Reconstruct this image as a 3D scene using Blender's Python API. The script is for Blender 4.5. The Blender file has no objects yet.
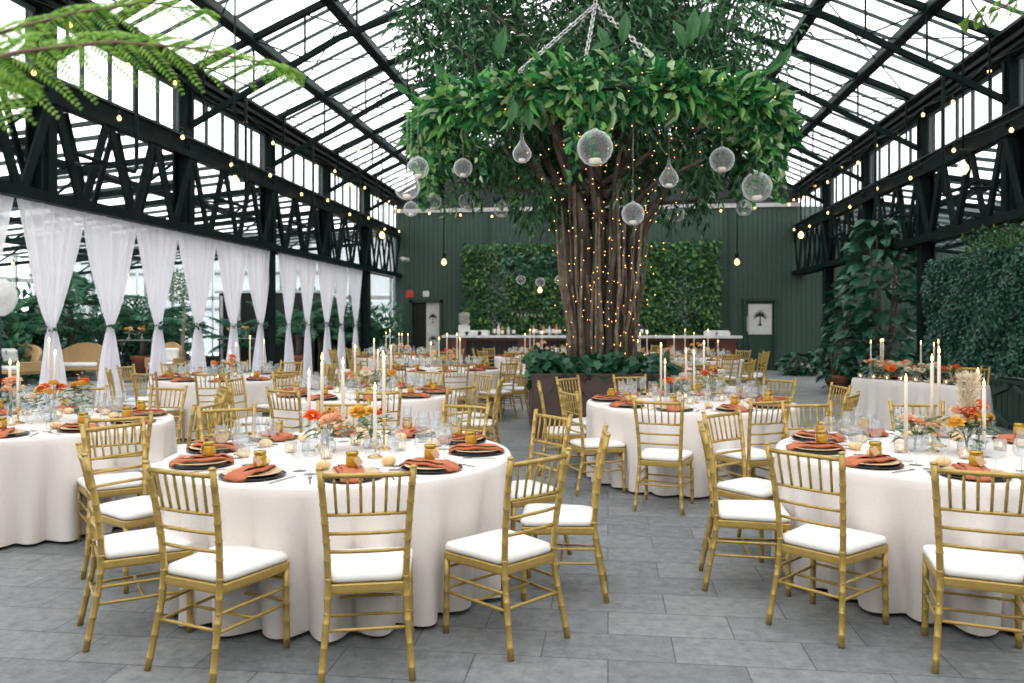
import bpy, math, random
import numpy as np
from mathutils import Vector, Matrix
random.seed(7); RS = np.random.RandomState(11)
PI = math.pi
sc = bpy.context.scene
C = sc.collection
YAW = math.radians(6.84); CA, SA = math.cos(YAW), math.sin(YAW)
EYE, F, HZ = 1.56, 800.0, 322.0
def W(r, d, z=0.0):            # from "metres across, metres ahead" of the viewpoint to hall coordinates
    return Vector((CA*r - SA*d, SA*r + CA*d, z))
def P(px, d, z=0.0): return W((px-512)/F*d, d, z)
def PY(px, py, d): return P(px, d, EYE + (HZ-py)*d/F)

# ------------------------------------------------------------------ materials
def nodes(name):
    m = bpy.data.materials.new(name); m.use_nodes = True
    nt = m.node_tree; b = nt.nodes['Principled BSDF']; return m, nt, b
def lk(nt, a, b): nt.links.new(a, b)
def mat(name, col, rough=.5, metal=0, col2=None, scale=8, bump=0, spec=.5, stretch=(1,1,1), sub=0):
    m, nt, b = nodes(name)
    b.inputs['Base Color'].default_value = (*col, 1)
    b.inputs['Roughness'].default_value = rough; b.inputs['Metallic'].default_value = metal
    b.inputs['Specular IOR Level'].default_value = spec
    tc = nt.nodes.new('ShaderNodeTexCoord'); mp = nt.nodes.new('ShaderNodeMapping')
    mp.inputs['Scale'].default_value = stretch; lk(nt, tc.outputs['Object'], mp.inputs['Vector'])
    nz = nt.nodes.new('ShaderNodeTexNoise'); nz.inputs['Scale'].default_value = scale; nz.inputs['Detail'].default_value = 5
    lk(nt, mp.outputs[0], nz.inputs['Vector'])
    if col2 is None: col2 = tuple(c*.86 for c in col)
    mx = nt.nodes.new('ShaderNodeMix'); mx.data_type = 'RGBA'
    mx.inputs[6].default_value = (*col, 1); mx.inputs[7].default_value = (*col2, 1)
    cr = nt.nodes.new('ShaderNodeMapRange'); cr.inputs[1].default_value = .35; cr.inputs[2].default_value = .65
    lk(nt, nz.outputs[0], cr.inputs[0]); lk(nt, cr.outputs[0], mx.inputs[0]); lk(nt, mx.outputs[2], b.inputs['Base Color'])
    if bump:
        bp = nt.nodes.new('ShaderNodeBump'); bp.inputs['Strength'].default_value = bump; bp.inputs['Distance'].default_value = .01
        lk(nt, nz.outputs[0], bp.inputs['Height']); lk(nt, bp.outputs[0], b.inputs['Normal'])
    return m
def leafmat(name, cols, rough=.45, trans=.25, spec=.5):
    m, nt, b = nodes(name)
    g = nt.nodes.new('ShaderNodeNewGeometry'); r = nt.nodes.new('ShaderNodeValToRGB')
    r.color_ramp.interpolation = 'LINEAR'; els = r.color_ramp.elements
    while len(els) < len(cols): els.new(.5)
    for i, c in enumerate(cols):
        els[i].position = i/(len(cols)-1); els[i].color = (*c, 1)
    lk(nt, g.outputs['Random Per Island'], r.inputs[0]); lk(nt, r.outputs[0], b.inputs['Base Color'])
    b.inputs['Roughness'].default_value = rough; b.inputs['Specular IOR Level'].default_value = spec
    tr = nt.nodes.new('ShaderNodeBsdfTranslucent'); lk(nt, r.outputs[0], tr.inputs[0])
    mx = nt.nodes.new('ShaderNodeMixShader'); mx.inputs[0].default_value = trans
    out = nt.nodes['Material Output']
    lk(nt, b.outputs[0], mx.inputs[1]); lk(nt, tr.outputs[0], mx.inputs[2]); lk(nt, mx.outputs[0], out.inputs[0])
    return m
def emit(name, col, s):
    m, nt, b = nodes(name)
    b.inputs['Base Color'].default_value = (*col, 1)
    b.inputs['Emission Color'].default_value = (*col, 1); b.inputs['Emission Strength'].default_value = s
    return m
def glassmat(name, tint=(.97,.985,.98), rough=.02, body=0.0, blend=.35, bodycol=(.95,.95,.97), pwr=4, soft=False):
    m, nt, b = nodes(name); nt.nodes.remove(b)
    out = nt.nodes['Material Output']
    t = nt.nodes.new('ShaderNodeBsdfTransparent'); t.inputs[0].default_value = (*tint, 1)
    if soft: g = nt.nodes.new('ShaderNodeBsdfDiffuse'); g.inputs[0].default_value = (*bodycol, 1)
    else: g = nt.nodes.new('ShaderNodeBsdfGlossy'); g.inputs['Roughness'].default_value = rough
    lw = nt.nodes.new('ShaderNodeLayerWeight'); lw.inputs[0].default_value = .5
    pw = nt.nodes.new('ShaderNodeMath'); pw.operation = 'POWER'; lk(nt, lw.outputs['Facing'], pw.inputs[0]); pw.inputs[1].default_value = pwr
    ml = nt.nodes.new('ShaderNodeMath'); ml.operation = 'MULTIPLY_ADD'; lk(nt, pw.outputs[0], ml.inputs[0]); ml.inputs[1].default_value = blend*2; ml.inputs[2].default_value = .03
    mx = nt.nodes.new('ShaderNodeMixShader'); lk(nt, ml.outputs[0], mx.inputs[0])
    src = t.outputs[0]
    if body:
        d = nt.nodes.new('ShaderNodeBsdfTranslucent'); d.inputs[0].default_value = (*bodycol, 1)
        d2 = nt.nodes.new('ShaderNodeBsdfDiffuse'); d2.inputs[0].default_value = (*bodycol, 1)
        a = nt.nodes.new('ShaderNodeMixShader'); a.inputs[0].default_value = .5
        lk(nt, d.outputs[0], a.inputs[1]); lk(nt, d2.outputs[0], a.inputs[2])
        m2 = nt.nodes.new('ShaderNodeMixShader'); m2.inputs[0].default_value = body
        lk(nt, t.outputs[0], m2.inputs[1]); lk(nt, a.outputs[0], m2.inputs[2]); src = m2.outputs[0]
    lk(nt, src, mx.inputs[1]); lk(nt, g.outputs[0], mx.inputs[2]); lk(nt, mx.outputs[0], out.inputs[0])
    return m
def floor_mat():
    m, nt, b = nodes('slate paving')
    tc = nt.nodes.new('ShaderNodeTexCoord')
    br = nt.nodes.new('ShaderNodeTexBrick'); lk(nt, tc.outputs['Object'], br.inputs['Vector'])
    br.inputs['Scale'].default_value = 1; br.inputs['Brick Width'].default_value = .62; br.inputs['Row Height'].default_value = .31
    br.inputs['Mortar Size'].default_value = .004; br.inputs['Mortar Smooth'].default_value = .2
    br.inputs['Color1'].default_value = (.155,.168,.175,1); br.inputs['Color2'].default_value = (.215,.226,.229,1); br.inputs['Mortar'].default_value = (.10,.105,.108,1)
    nz = nt.nodes.new('ShaderNodeTexNoise'); nz.inputs['Scale'].default_value = 13; nz.inputs['Detail'].default_value = 12; nz.inputs['Roughness'].default_value = .74
    lk(nt, tc.outputs['Object'], nz.inputs['Vector'])
    r = nt.nodes.new('ShaderNodeValToRGB'); r.color_ramp.elements[0].color = (.72,.735,.75,1); r.color_ramp.elements[1].color = (1.25,1.24,1.21,1)
    r.color_ramp.elements[0].position = .36; r.color_ramp.elements[1].position = .64
    lk(nt, nz.outputs[0], r.inputs[0])
    mx = nt.nodes.new('ShaderNodeMix'); mx.data_type = 'RGBA'; mx.blend_type = 'MULTIPLY'; mx.inputs[0].default_value = 1
    lk(nt, br.outputs['Color'], mx.inputs[6]); lk(nt, r.outputs[0], mx.inputs[7]); lk(nt, mx.outputs[2], b.inputs['Base Color'])
    n2 = nt.nodes.new('ShaderNodeTexNoise'); n2.inputs['Scale'].default_value = 14; n2.inputs['Detail'].default_value = 8
    lk(nt, tc.outputs['Object'], n2.inputs['Vector'])
    ad = nt.nodes.new('ShaderNodeMath'); ad.operation = 'SUBTRACT'; lk(nt, n2.outputs[0], ad.inputs[0]); lk(nt, br.outputs['Fac'], ad.inputs[1])
    bp = nt.nodes.new('ShaderNodeBump'); bp.inputs['Strength'].default_value = .7; bp.inputs['Distance'].default_value = .014
    lk(nt, ad.outputs[0], bp.inputs['Height']); lk(nt, bp.outputs[0], b.inputs['Normal'])
    b.inputs['Roughness'].default_value = .62
    return m
M = {}
M['floor'] = floor_mat()
M['steel'] = mat('dark green steel', (.005,.011,.0105), .45, 0, (.009,.018,.017), 3, 0, .05)
M['bar_steel'] = mat('grey green glazing bar', (.045,.068,.068), .5, 0, None, 8, 0, .2)
M['gutter'] = mat('weathered gutter', (.04,.045,.045), .6, 0, (.022,.027,.027), 4, 0, .3)
M['green_wall'] = mat('green boards', (.040,.074,.056), .7, 0, (.035,.066,.05), 1)
M['dark_green'] = mat('dark green paint', (.016,.042,.028), .55, 0)
M['door_green'] = mat('door green paint', (.014,.052,.028), .5, 0)
M['white_trim'] = mat('pale painted trim', (.62,.60,.57), .6)
M['frame_white'] = mat('white window frame', (.62,.64,.64), .5)
M['glazing'] = glassmat('roof glazing', (.86,.88,.9), .2, .10, .12)
M['wall_glass'] = glassmat('wall glazing', (.9,.93,.93), .03, .04, .15)
M['gold'] = mat('gold painted wood', (.49,.335,.095), .36, .28, (.42,.28,.075), 26, .06)
M['cushion'] = mat('ivory seat vinyl', (.83,.80,.765), .6, 0, (.80,.77,.735), 5, .02)
M['cloth'] = mat('blush white linen', (.785,.72,.682), .85, 0, (.76,.695,.657), 60, .06)
M['sheer'] = None
M['black_plate'] = mat('black glazed plate', (.012,.012,.013), .2)
M['amber_plate'] = mat('ivory gold plate', (.72,.54,.34), .3, 0, (.62,.43,.24), 14)
M['napkin'] = mat('burnt orange napkin', (.50,.155,.075), .9, 0, (.43,.13,.06), 30, .1)
M['honey'] = mat('honey', (.52,.29,.02), .12, 0, (.46,.25,.015), 9)
M['lid'] = mat('gold jar lid', (.50,.33,.05), .25, .7)
M['tag'] = mat('kraft tag', (.70,.50,.30), .8)
M['roll'] = mat('bread roll crust', (.78,.47,.19), .6, 0, (.90,.70,.45), 9, .2)
M['glass'] = glassmat('clear glassware', (.965,.98,.985), .03, .07, .38)
M['orb'] = glassmat('blown glass', (.98,.99,.99), .22, .07, .5, (.97,.98,1), 2.6, True)  # bright rim reflection painted as white diffuse instead of gloss
M['votive_glass'] = glassmat('votive glass', (.97,.96,.94), .08, .22, .35, (.95,.9,.82))
M['cutlery'] = mat('polished steel', (.55,.56,.58), .2, 1)
M['candle'] = mat('ivory wax', (.86,.78,.66), .5, 0, (.84,.76,.64), 3)
M['brass'] = mat('brass', (.60,.42,.14), .25, .9)
M['wick'] = mat('charred wick', (.02,.015,.01), .9)
M['flame'] = emit('candle flame', (1,.55,.16), 9)
M['bulb'] = emit('warm bulb glass', (1,.56,.20), 3.2)
M['fairy'] = emit('fairy light', (1,.52,.13), 4)
M['black'] = mat('black metal', (.012,.013,.013), .45, .3)
M['terracotta'] = mat('terracotta', (.34,.13,.065), .8, 0, (.26,.10,.05), 8)
M['planter'] = mat('brown corten planter', (.082,.050,.038), .6, 0, (.062,.038,.03), 3)
M['soil'] = mat('soil', (.03,.02,.014), .95)
M['bark'] = mat('fig bark', (.15,.11,.085), .85, 0, (.045,.033,.026), 8, .9, stretch=(1,1,.18))
M['stem'] = mat('green stem', (.10,.19,.06), .6)
M['fern_stem'] = mat('fern rachis', (.13,.07,.035), .6)
M['ficus'] = leafmat('ficus leaves', [(.010,.05,.02),(.022,.10,.035),(.055,.17,.06),(.18,.33,.17)], .32, .22, .4)
M['garland'] = leafmat('garland leaves', [(.006,.05,.022),(.014,.10,.035),(.03,.19,.05),(.08,.32,.08),(.24,.48,.13),(.50,.60,.38)], .38, .22, .35)
M['ivy'] = leafmat('ivy leaves', [(.008,.045,.022),(.015,.09,.04),(.035,.15,.07)], .38, .12)
M['living'] = leafmat('living wall leaves', [(.010,.05,.016),(.025,.11,.03),(.07,.19,.05),(.19,.31,.09)], .5, .15)
M['hedge'] = leafmat('hedge leaves', [(.008,.05,.033),(.02,.10,.065),(.055,.18,.12)], .4, .08)
M['hedge_top'] = leafmat('loose hedge shoots', [(.02,.07,.02),(.06,.16,.05),(.10,.22,.07)], .5, .15)
M['fiddle'] = leafmat('broad fig leaves', [(.007,.045,.026),(.017,.095,.052),(.045,.16,.095)], .35, .08, .4)
M['palm'] = leafmat('palm leaves', [(.012,.07,.04),(.03,.14,.075),(.07,.22,.12),(.14,.30,.17)], .45, .15)
M['paddle'] = leafmat('broad green leaf', [(.03,.11,.035),(.05,.16,.05)], .35, .2)
M['fern'] = leafmat('tree fern leaflets', [(.08,.22,.02),(.16,.36,.035),(.26,.46,.06),(.38,.55,.14)], .5, .45)
M['sage'] = leafmat('sage leaves', [(.06,.14,.07),(.14,.24,.15),(.24,.32,.22)], .5, .15)
M['peach'] = leafmat('peach petals', [(.82,.42,.24),(.90,.58,.38),(.93,.70,.50)], .7, .3)
M['orange'] = leafmat('orange petals', [(.80,.10,.02),(.90,.18,.03),(.92,.30,.05)], .7, .3)
M['yellow'] = leafmat('mustard petals', [(.70,.38,.04),(.85,.50,.06),(.92,.68,.20)], .7, .3)
M['cream'] = leafmat('cream petals', [(.80,.66,.46),(.86,.78,.62),(.90,.86,.76)], .7, .3)
M['plum'] = leafmat('dark bud', [(.06,.01,.015),(.12,.02,.03)], .7, .1)
M['wicker'] = mat('wicker', (.52,.34,.16), .7, 0, (.40,.25,.11), 60, .3)
M['white_cushion'] = mat('white upholstery', (.80,.78,.75), .8)
M['mahogany'] = mat('mahogany', (.15,.045,.02), .4, 0, (.10,.03,.014), 5, stretch=(1,1,.2))
M['dark_wood'] = mat('dark slatted front', (.03,.018,.013), .6)
M['counter'] = mat('pale stone counter', (.74,.73,.71), .3)
M['poster'] = mat('pale poster board', (.66,.64,.60), .6)
M['red'] = mat('red alarm plastic', (.55,.05,.03), .4)
M['chain'] = mat('pale chain', (.58,.57,.55), .35, .5)
M['bottle_glass'] = mat('dark bottle glass', (.02,.035,.02), .12)
M['liquor'] = mat('amber spirit', (.42,.17,.04), .12)
M['bottle_clear'] = mat('pale bottle', (.55,.58,.58), .12)
M['paper'] = mat('paper label', (.80,.76,.68), .7)
M['stage'] = mat('stone step', (.36,.36,.34), .7)
M['rust'] = mat('rusty latch', (.25,.09,.05), .6, .3)
def sheer():
    m, nt, b = nodes('sheer voile'); nt.nodes.remove(b); out = nt.nodes['Material Output']
    d = nt.nodes.new('ShaderNodeBsdfDiffuse'); d.inputs[0].default_value = (.86,.84,.88,1)
    t = nt.nodes.new('ShaderNodeBsdfTranslucent'); t.inputs[0].default_value = (.86,.84,.88,1)
    a = nt.nodes.new('ShaderNodeMixShader'); a.inputs[0].default_value = .5; lk(nt, d.outputs[0], a.inputs[1]); lk(nt, t.outputs[0], a.inputs[2])
    tp = nt.nodes.new('ShaderNodeBsdfTransparent'); b2 = nt.nodes.new('ShaderNodeMixShader'); b2.inputs[0].default_value = .90
    lk(nt, tp.outputs[0], b2.inputs[1]); lk(nt, a.outputs[0], b2.inputs[2]); lk(nt, b2.outputs[0], out.inputs[0]); return m
M['sheer'] = sheer()

# ------------------------------------------------------------------ mesh building
class MB:
    def __init__(s): s.v = []; s.f = []; s.mi = []; s.sm = []; s.n = 0
    def add(s, V, Fc, mi=0, smooth=False):
        V = np.asarray(V, float).reshape(-1, 3); s.v.append(V); n = s.n
        for f in Fc: s.f.append(tuple(int(i)+n for i in f))
        s.mi += [mi]*len(Fc); s.sm += [smooth]*len(Fc); s.n += len(V); return s
    def box(s, c, d, mi=0, rz=0, bev=0):
        x, y, z = [a/2 for a in d]
        if bev:
            b = bev; V = []; 
            rings = [(-z, b), (-z+b, 0), (z-b, 0), (z, b)]
            for zz, k in rings:
                for (sx, sy) in ((-1,-1),(1,-1),(1,1),(-1,1)):
                    ax, ay = x-k, y-k
                    if sx*sy > 0: V += [(sx*ax, sy*(ay-b), zz), (sx*(ax-b), sy*ay, zz)] if False else [(sx*ax, sy*(ay-b), zz), (sx*(ax-b), sy*ay, zz)]
                    else: V += [(sx*(ax-b), sy*ay, zz), (sx*ax, sy*(ay-b), zz)]
            V = np.array(V)
            # order each ring by angle
            Fc = []
            R = V.reshape(4, 8, 3); out = []
            for ring in R:
                ang = np.arctan2(ring[:,1]/max(y,1e-6), ring[:,0]/max(x,1e-6)); out.append(ring[np.argsort(ang)])
            V = np.concatenate(out)
            for k in range(3):
                for i in range(8): j = (i+1)%8; Fc.append((k*8+i, k*8+j, (k+1)*8+j, (k+1)*8+i))
            Fc.append(tuple(range(7,-1,-1))); Fc.append(tuple(range(24,32)))
        else:
            V = np.array([(sx*x, sy*y, sz*z) for sz in (-1,1) for sy in (-1,1) for sx in (-1,1)])
            Fc = [(0,2,3,1),(4,5,7,6),(0,1,5,4),(2,6,7,3),(0,4,6,2),(1,3,7,5)]
        if rz: cz, sz_ = math.cos(rz), math.sin(rz); V = V @ np.array([[cz,sz_,0],[-sz_,cz,0],[0,0,1]])
        return s.add(V + np.array(c, float), Fc, mi)
    def bar(s, a, b, w, h=None, mi=0, up=(0,0,1)):      # rectangular member between two points
        h = h or w; a = Vector(a); b = Vector(b); d = (b-a); d.normalize(); u = Vector(up)
        if abs(d.dot(u)) > .98: u = Vector((0,1,0))
        sd = d.cross(u); sd.normalize(); u = sd.cross(d)
        V = [p + sd*(sx*w/2) + u*(sy*h/2) for p in (a, b) for (sx, sy) in ((-1,-1),(1,-1),(1,1),(-1,1))]
        return s.add([tuple(v) for v in V], [(0,1,2,3),(7,6,5,4),(0,4,5,1),(1,5,6,2),(2,6,7,3),(3,7,4,0)], mi)
    def tube(s, pts, rad, n=8, mi=0, cap=True, smooth=True):
        pts = [Vector(p) for p in pts]
        if not hasattr(rad, '__len__'): rad = [rad]*len(pts)
        V = []; Fc = []; u = None
        for i, p in enumerate(pts):
            t = pts[min(i+1, len(pts)-1)] - pts[max(i-1, 0)]
            if t.length < 1e-9: t = Vector((0,0,1))
            t.normalize()
            if u is None:
                u = t.orthogonal()
            u = u - t*u.dot(t); u.normalize(); w = t.cross(u)
            for k in range(n):
                a = 2*PI*k/n; V.append(tuple(p + (u*math.cos(a) + w*math.sin(a))*rad[i]))
        for i in range(len(pts)-1):
            for k in range(n): j = (k+1)%n; Fc.append((i*n+k, i*n+j, (i+1)*n+j, (i+1)*n+k))
        if cap: Fc.append(tuple(range(n-1,-1,-1))); Fc.append(tuple((len(pts)-1)*n+k for k in range(n)))
        return s.add(V, Fc, mi, smooth)
    def lathe(s, prof, n=16, c=(0,0,0), mi=0, smooth=True, squash=1):
        V = []; Fc = []; m = len(prof)
        for (r, z) in prof:
            for k in range(n): a = 2*PI*k/n; V.append((c[0]+r*math.cos(a), c[1]+r*math.sin(a)*squash, c[2]+z))
        for i in range(m-1):
            for k in range(n): j = (k+1)%n; Fc.append((i*n+k, i*n+j, (i+1)*n+j, (i+1)*n+k))
        if prof[0][0] > 1e-5: Fc.append(tuple(range(n-1,-1,-1)))
        if prof[-1][0] > 1e-5: Fc.append(tuple((m-1)*n+k for k in range(n)))
        return s.add(V, Fc, mi, smooth)
    def sphere(s, c, r, n=12, m=8, mi=0, sz=1):
        return s.lathe([(max(r*math.sin(PI*i/m), 1e-6), -r*sz*math.cos(PI*i/m)) for i in range(m+1)], n, c, mi)
    def leaves(s, Pp, D, N, L, Wd, mi=0, kind=0, droop=.0):
        Pp = np.asarray(Pp, float); D = np.asarray(D, float); N = np.asarray(N, float); k = len(Pp)
        if k == 0: return s
        D = D/np.linalg.norm(D, axis=1, keepdims=True); S = np.cross(D, N); S /= np.linalg.norm(S, axis=1, keepdims=True)+1e-9
        N = np.cross(S, D); L = np.broadcast_to(L, (k,)).reshape(k,1); Wd = np.broadcast_to(Wd, (k,)).reshape(k,1)
        if kind == 0:   T = [(0,0,0),(-.5,.45,.12),(0,1,-droop),(.5,.45,.12)]; Fc = [(0,3,2),(0,2,1)]
        elif kind == 1: T = [(0,0,0),(-.42,.28,.10),(-.46,.62,.05),(0,1,-.15-droop),(.46,.62,.05),(.42,.28,.10),(0,.45,-.03)]; Fc = [(0,6,2,1),(0,5,4,6),(6,3,2),(6,4,3)]
        else:           T = [(0,0,0),(-.55,.05,.03),(-.38,.38,0),(-.52,.62,-.03),(0,1,-.08),(.52,.62,-.03),(.38,.38,0),(.55,.05,.03)]; Fc = [(0,2,1),(0,4,3,2),(0,6,5,4),(0,7,6)]
        V = np.stack([Pp + S*t[0]*Wd + D*t[1]*L + N*t[2]*L for t in T], 1).reshape(-1, 3)
        m = len(T); base = s.n; s.v.append(V); s.n += len(V)
        for i in range(k):
            o = base + i*m
            for f in Fc: s.f.append(tuple(o+q for q in f))
        s.mi += [mi]*(k*len(Fc)); s.sm += [False]*(k*len(Fc)); return s
    def mesh(s, name, mats):
        me = bpy.data.meshes.new(name)
        V = np.concatenate(s.v) if s.v else np.zeros((0,3))
        me.from_pydata(V.tolist(), [], s.f)
        for m in (mats if isinstance(mats, (list, tuple)) else [mats]): me.materials.append(m)
        me.polygons.foreach_set('material_index', s.mi); me.polygons.foreach_set('use_smooth', s.sm); me.update(); return me
def link(o, parent=None):
    C.objects.link(o)
    if parent is not None: o.parent = parent
    return o
def obj(name, mb, mats, parent=None, loc=None, rz=0):
    me = mb.mesh(name, mats) if isinstance(mb, MB) else mb
    o = bpy.data.objects.new(name, me); link(o, parent)
    if loc is not None: o.location = loc
    if rz: o.rotation_euler.z = rz
    return o
def tag(o, label=None, cat=None, group=None, kind=None):
    if label: o['label'] = label
    if cat: o['category'] = cat
    if group: o['group'] = group
    if kind: o['kind'] = kind
    return o
def struct(name, mb, mats, label=None, parent=None, loc=None):
    o = obj(name, mb, mats, parent, loc)
    if parent is None: o['kind'] = 'structure'
    if label: o['label'] = label
    return o
def empty(name, label, cat, loc, rz=0, group=None, kind=None):
    o = bpy.data.objects.new(name, None); link(o); o.location = loc; o.rotation_euler.z = rz; o.empty_display_size = .1
    return tag(o, label, cat, group, kind)
def copy_tree(o, parent=None):
    c = o.copy(); C.objects.link(c); c.parent = parent
    for ch in KIDS.get(o.name, []) : copy_tree(ch, c)
    return c
KIDS = {}
def reg(root):
    for o in list(C.objects):
        if o.parent == root: KIDS.setdefault(root.name, []).append(o); reg(o)
def place(proto, loc, rz, label, group=None, scale=None):
    if not proto.get('_used', 0): proto['_used'] = 1; o = proto
    else: o = copy_tree(proto)
    o.location = loc; o.rotation_euler = (0,0,rz); o['label'] = label
    if group: o['group'] = group
    if scale: o.scale = (scale,)*3 if not hasattr(scale, '__len__') else scale
    return o

# ------------------------------------------------------------------ the hall
WL, WR, Y0, Y1 = -7.2, 6.1, -1.0, 26.6
XR = (WL+WR)/2; EAVE = 5.85; TAN = .45; RIDGE = EAVE + TAN*(WR-XR)
AL, AR = -17.3, 13.0
BENT = [2.6, 6.03, 9.45, 12.9, 16.3, 19.75, 23.2]
def roofz(x): return RIDGE - TAN*abs(x-XR)
m = MB(); m.box(((AL+AR)/2, (Y0+Y1)/2, -.05), (AR-AL, Y1-Y0+.2, .1)); struct('floor', m, M['floor'])
# glass roof : one sheet per slope
for nm, xs in (('ceiling', WL-.1), ('ceiling', WR+.1)):
    m = MB(); z0 = EAVE + .12; z1 = RIDGE+.16
    m.add([(xs,Y0,z0),(XR,Y0,z1),(XR,Y1,z1),(xs,Y1,z0),(xs,Y0,z0+.02),(XR,Y0,z1+.02),(XR,Y1,z1+.02),(xs,Y1,z0+.02)][:4], [(0,1,2,3)])
    struct(nm, m, M['glazing'])
n_trim = 0
def trim(mb, mt):
    global n_trim; n_trim += 1; return struct('trim_%d' % n_trim, mb, mt)
# glazing bars, one object per slope and bay, and purlins
ys = [Y0] + BENT + [Y1]
for i in range(len(ys)-1):
    for xs in (WL, WR):
        m = MB(); k = 5 if ys[i+1]-ys[i] > 3 else 5
        for j in range(1, k+1):
            y = ys[i] + (ys[i+1]-ys[i])*j/(k+1)
            m.bar((xs, y, EAVE+.08), (XR, y, RIDGE+.10), .034, .05)
        struct('glazing_bar', m, M['bar_steel'])
for k in range(-5, 6):
    x = XR + (k*1.36 if k else 0)
    if x < WL+.2 or x > WR-.2: continue
    m = MB(); z = roofz(x); m.box((x, (Y0+Y1)/2, z-.02), (.13, Y1-Y0, .16)); m.box((x, (Y0+Y1)/2, z-.11), (.20, Y1-Y0, .03), 1)
    struct('purlin', m, [M['bar_steel'], M['steel']])
# roof trusses
for y in BENT:
    m = MB()
    for s_, xs in ((-1, WL), (1, WR)):
        top = [(xs, EAVE-.05), (XR, RIDGE-.12)]
        f = 2.75 if s_ < 0 else 2.75
        low = [(xs, 4.84), (xs - s_*f, 6.30), (XR, 7.62)]
        m.bar((top[0][0], y, top[0][1]), (top[1][0], y, top[1][1]), .09, .10)
        m.bar((low[0][0], y, low[0][1]), (low[1][0], y, low[1][1]), .075, .09); m.bar((low[1][0], y, low[1][1]), (low[2][0], y, low[2][1]), .075, .09)
        def lowz(x):
            t = abs(x-xs)
            return low[0][1] + (low[1][1]-low[0][1])*t/f if t < f else low[1][1] + (low[2][1]-low[1][1])*(t-f)/(abs(XR-xs)-f)
        N = 7; prev = None
        for j in range(N+1):
            x = xs + (XR-xs)*(j+.4)/(N+.4)
            if abs(x-xs) > abs(XR-xs): x = XR
            tz, bz = roofz(x)-.1, lowz(x)
            m.bar((x, y, bz), (x, y, tz), .028)
            if prev and j % 1 == 0: m.bar((prev[0], y, prev[1]), (x, y, bz), .022)
            prev = (x, tz)
    struct('roof_truss', m, M['steel'])
# hip tie rods between trusses
for i in range(len(BENT)-1):
    for xs, s_ in ((WL, 1), (WR, -1)):
        m = MB(); a = (xs+s_*.3, BENT[i], EAVE+.02); b = (xs+s_*3.2, BENT[i+1], roofz(xs+s_*3.2)-.15)
        m.tube([a, b], .012, 5); a2 = (xs+s_*.3, BENT[i+1], EAVE+.02); b2 = (xs+s_*3.2, BENT[i], roofz(xs+s_*3.2)-.15); m.tube([a2, b2], .012, 5)
        struct('tie_rod', m, M['steel'])
# columns, girders, clerestory windows
nwin = 0
for side, xs, s_ in (('left', WL, -1), ('right', WR, 1)):
    m = MB()
    yc = (Y0+Y1)/2; ln = Y1-Y0
    m.box((xs, yc, 5.68), (.24, ln, .30)); m.box((xs-s_*.16, yc, 5.60), (.10, ln, .06)); m.box((xs-s_*.16, yc, 5.86), (.30, ln, .05), 1); m.box((xs-s_*.2, yc, 5.74), (.04, ln, .07), 1)
    struct('wall_plate', m, [M['steel'], M['gutter']])
    m = MB(); m.box((xs, yc, 4.56), (.22, ln, .30)); m.box((xs-s_*.1, yc, 4.69), (.12, ln, .03), 1)
    struct('sill_beam', m, [M['steel'], M['bar_steel']])
    for i in range(len(ys)-1):
        a, b = ys[i], ys[i+1]
        m = MB(); x = xs - s_*.16
        m.bar((x, a, 4.40), (x, b, 4.40), .09, .11); m.bar((x, a, 3.13), (x, b, 3.13), .14, .14); m.bar((xs+s_*.1, a, 3.12), (xs+s_*.1, b, 3.12), .14, .12)
        K = 6
        for j in range(K):
            y_a = a + (b-a)*(j+.08)/K; y_b = a + (b-a)*(j+.92)/K
            lo, hi = (y_a, y_b) if j % 2 else (y_b, y_a)
            m.bar((x, lo, 3.17), (x, hi, 4.36), .035, .13, 0, (0,1,0))
            m.bar((xs+s_*.12, hi, 3.17), (xs+s_*.12, lo, 4.40), .03, .09, 0, (0,1,0))
        struct('lattice_girder', m, M['steel'])
        nwin += 1
        m = MB()
        for z in (4.74, 5.50): m.box((xs, (a+b)/2, z), (.07, b-a-.3, .05))
        nb = 5
        for j in range(nb+1):
            y = a+.17 + (b-a-.34)*j/nb; m.box((xs, y, 5.12), (.05, .04, .76))
        wf = struct('window_%d' % nwin, m, M['bar_steel'])
        g = MB(); g.box((xs, (a+b)/2, 5.12), (.008, b-a-.3, .78)); obj('pane', g, M['wall_glass'], wf)
    for j, y in enumerate(BENT):
        low = y in (2.6, 16.3, 23.2)
        z0 = 0 if low else 3.08
        m = MB(); m.box((xs, y, (z0+5.6)/2), (.24, .05, 5.6-z0)); 
        for q in (-.11, .11): m.box((xs+q*s_, y, (z0+5.6)/2), (.03, .26, 5.6-z0))
        m.box((xs-s_*.14, y, 3.85), (.05, .16, 1.4)); 
        m.bar((xs-s_*.14, y, 4.9), (xs-s_*.14, y, 5.5), .05)
        struct('column', m, M['steel'])
    # hanging service pipes
    for y in BENT[1:6]:
        m = MB(); x = xs - s_*.55
        m.tube([(x, y+1.2, 5.75), (x, y+1.2, 3.75), (x, y+1.15, 3.68), (x, y-.1, 3.68)], .028, 6); m.tube([(x, y+.5, 3.68), (xs-s_*.1, y+.5, 3.68)], .02, 6)
        struct('service_pipe', m, M['steel'])
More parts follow.
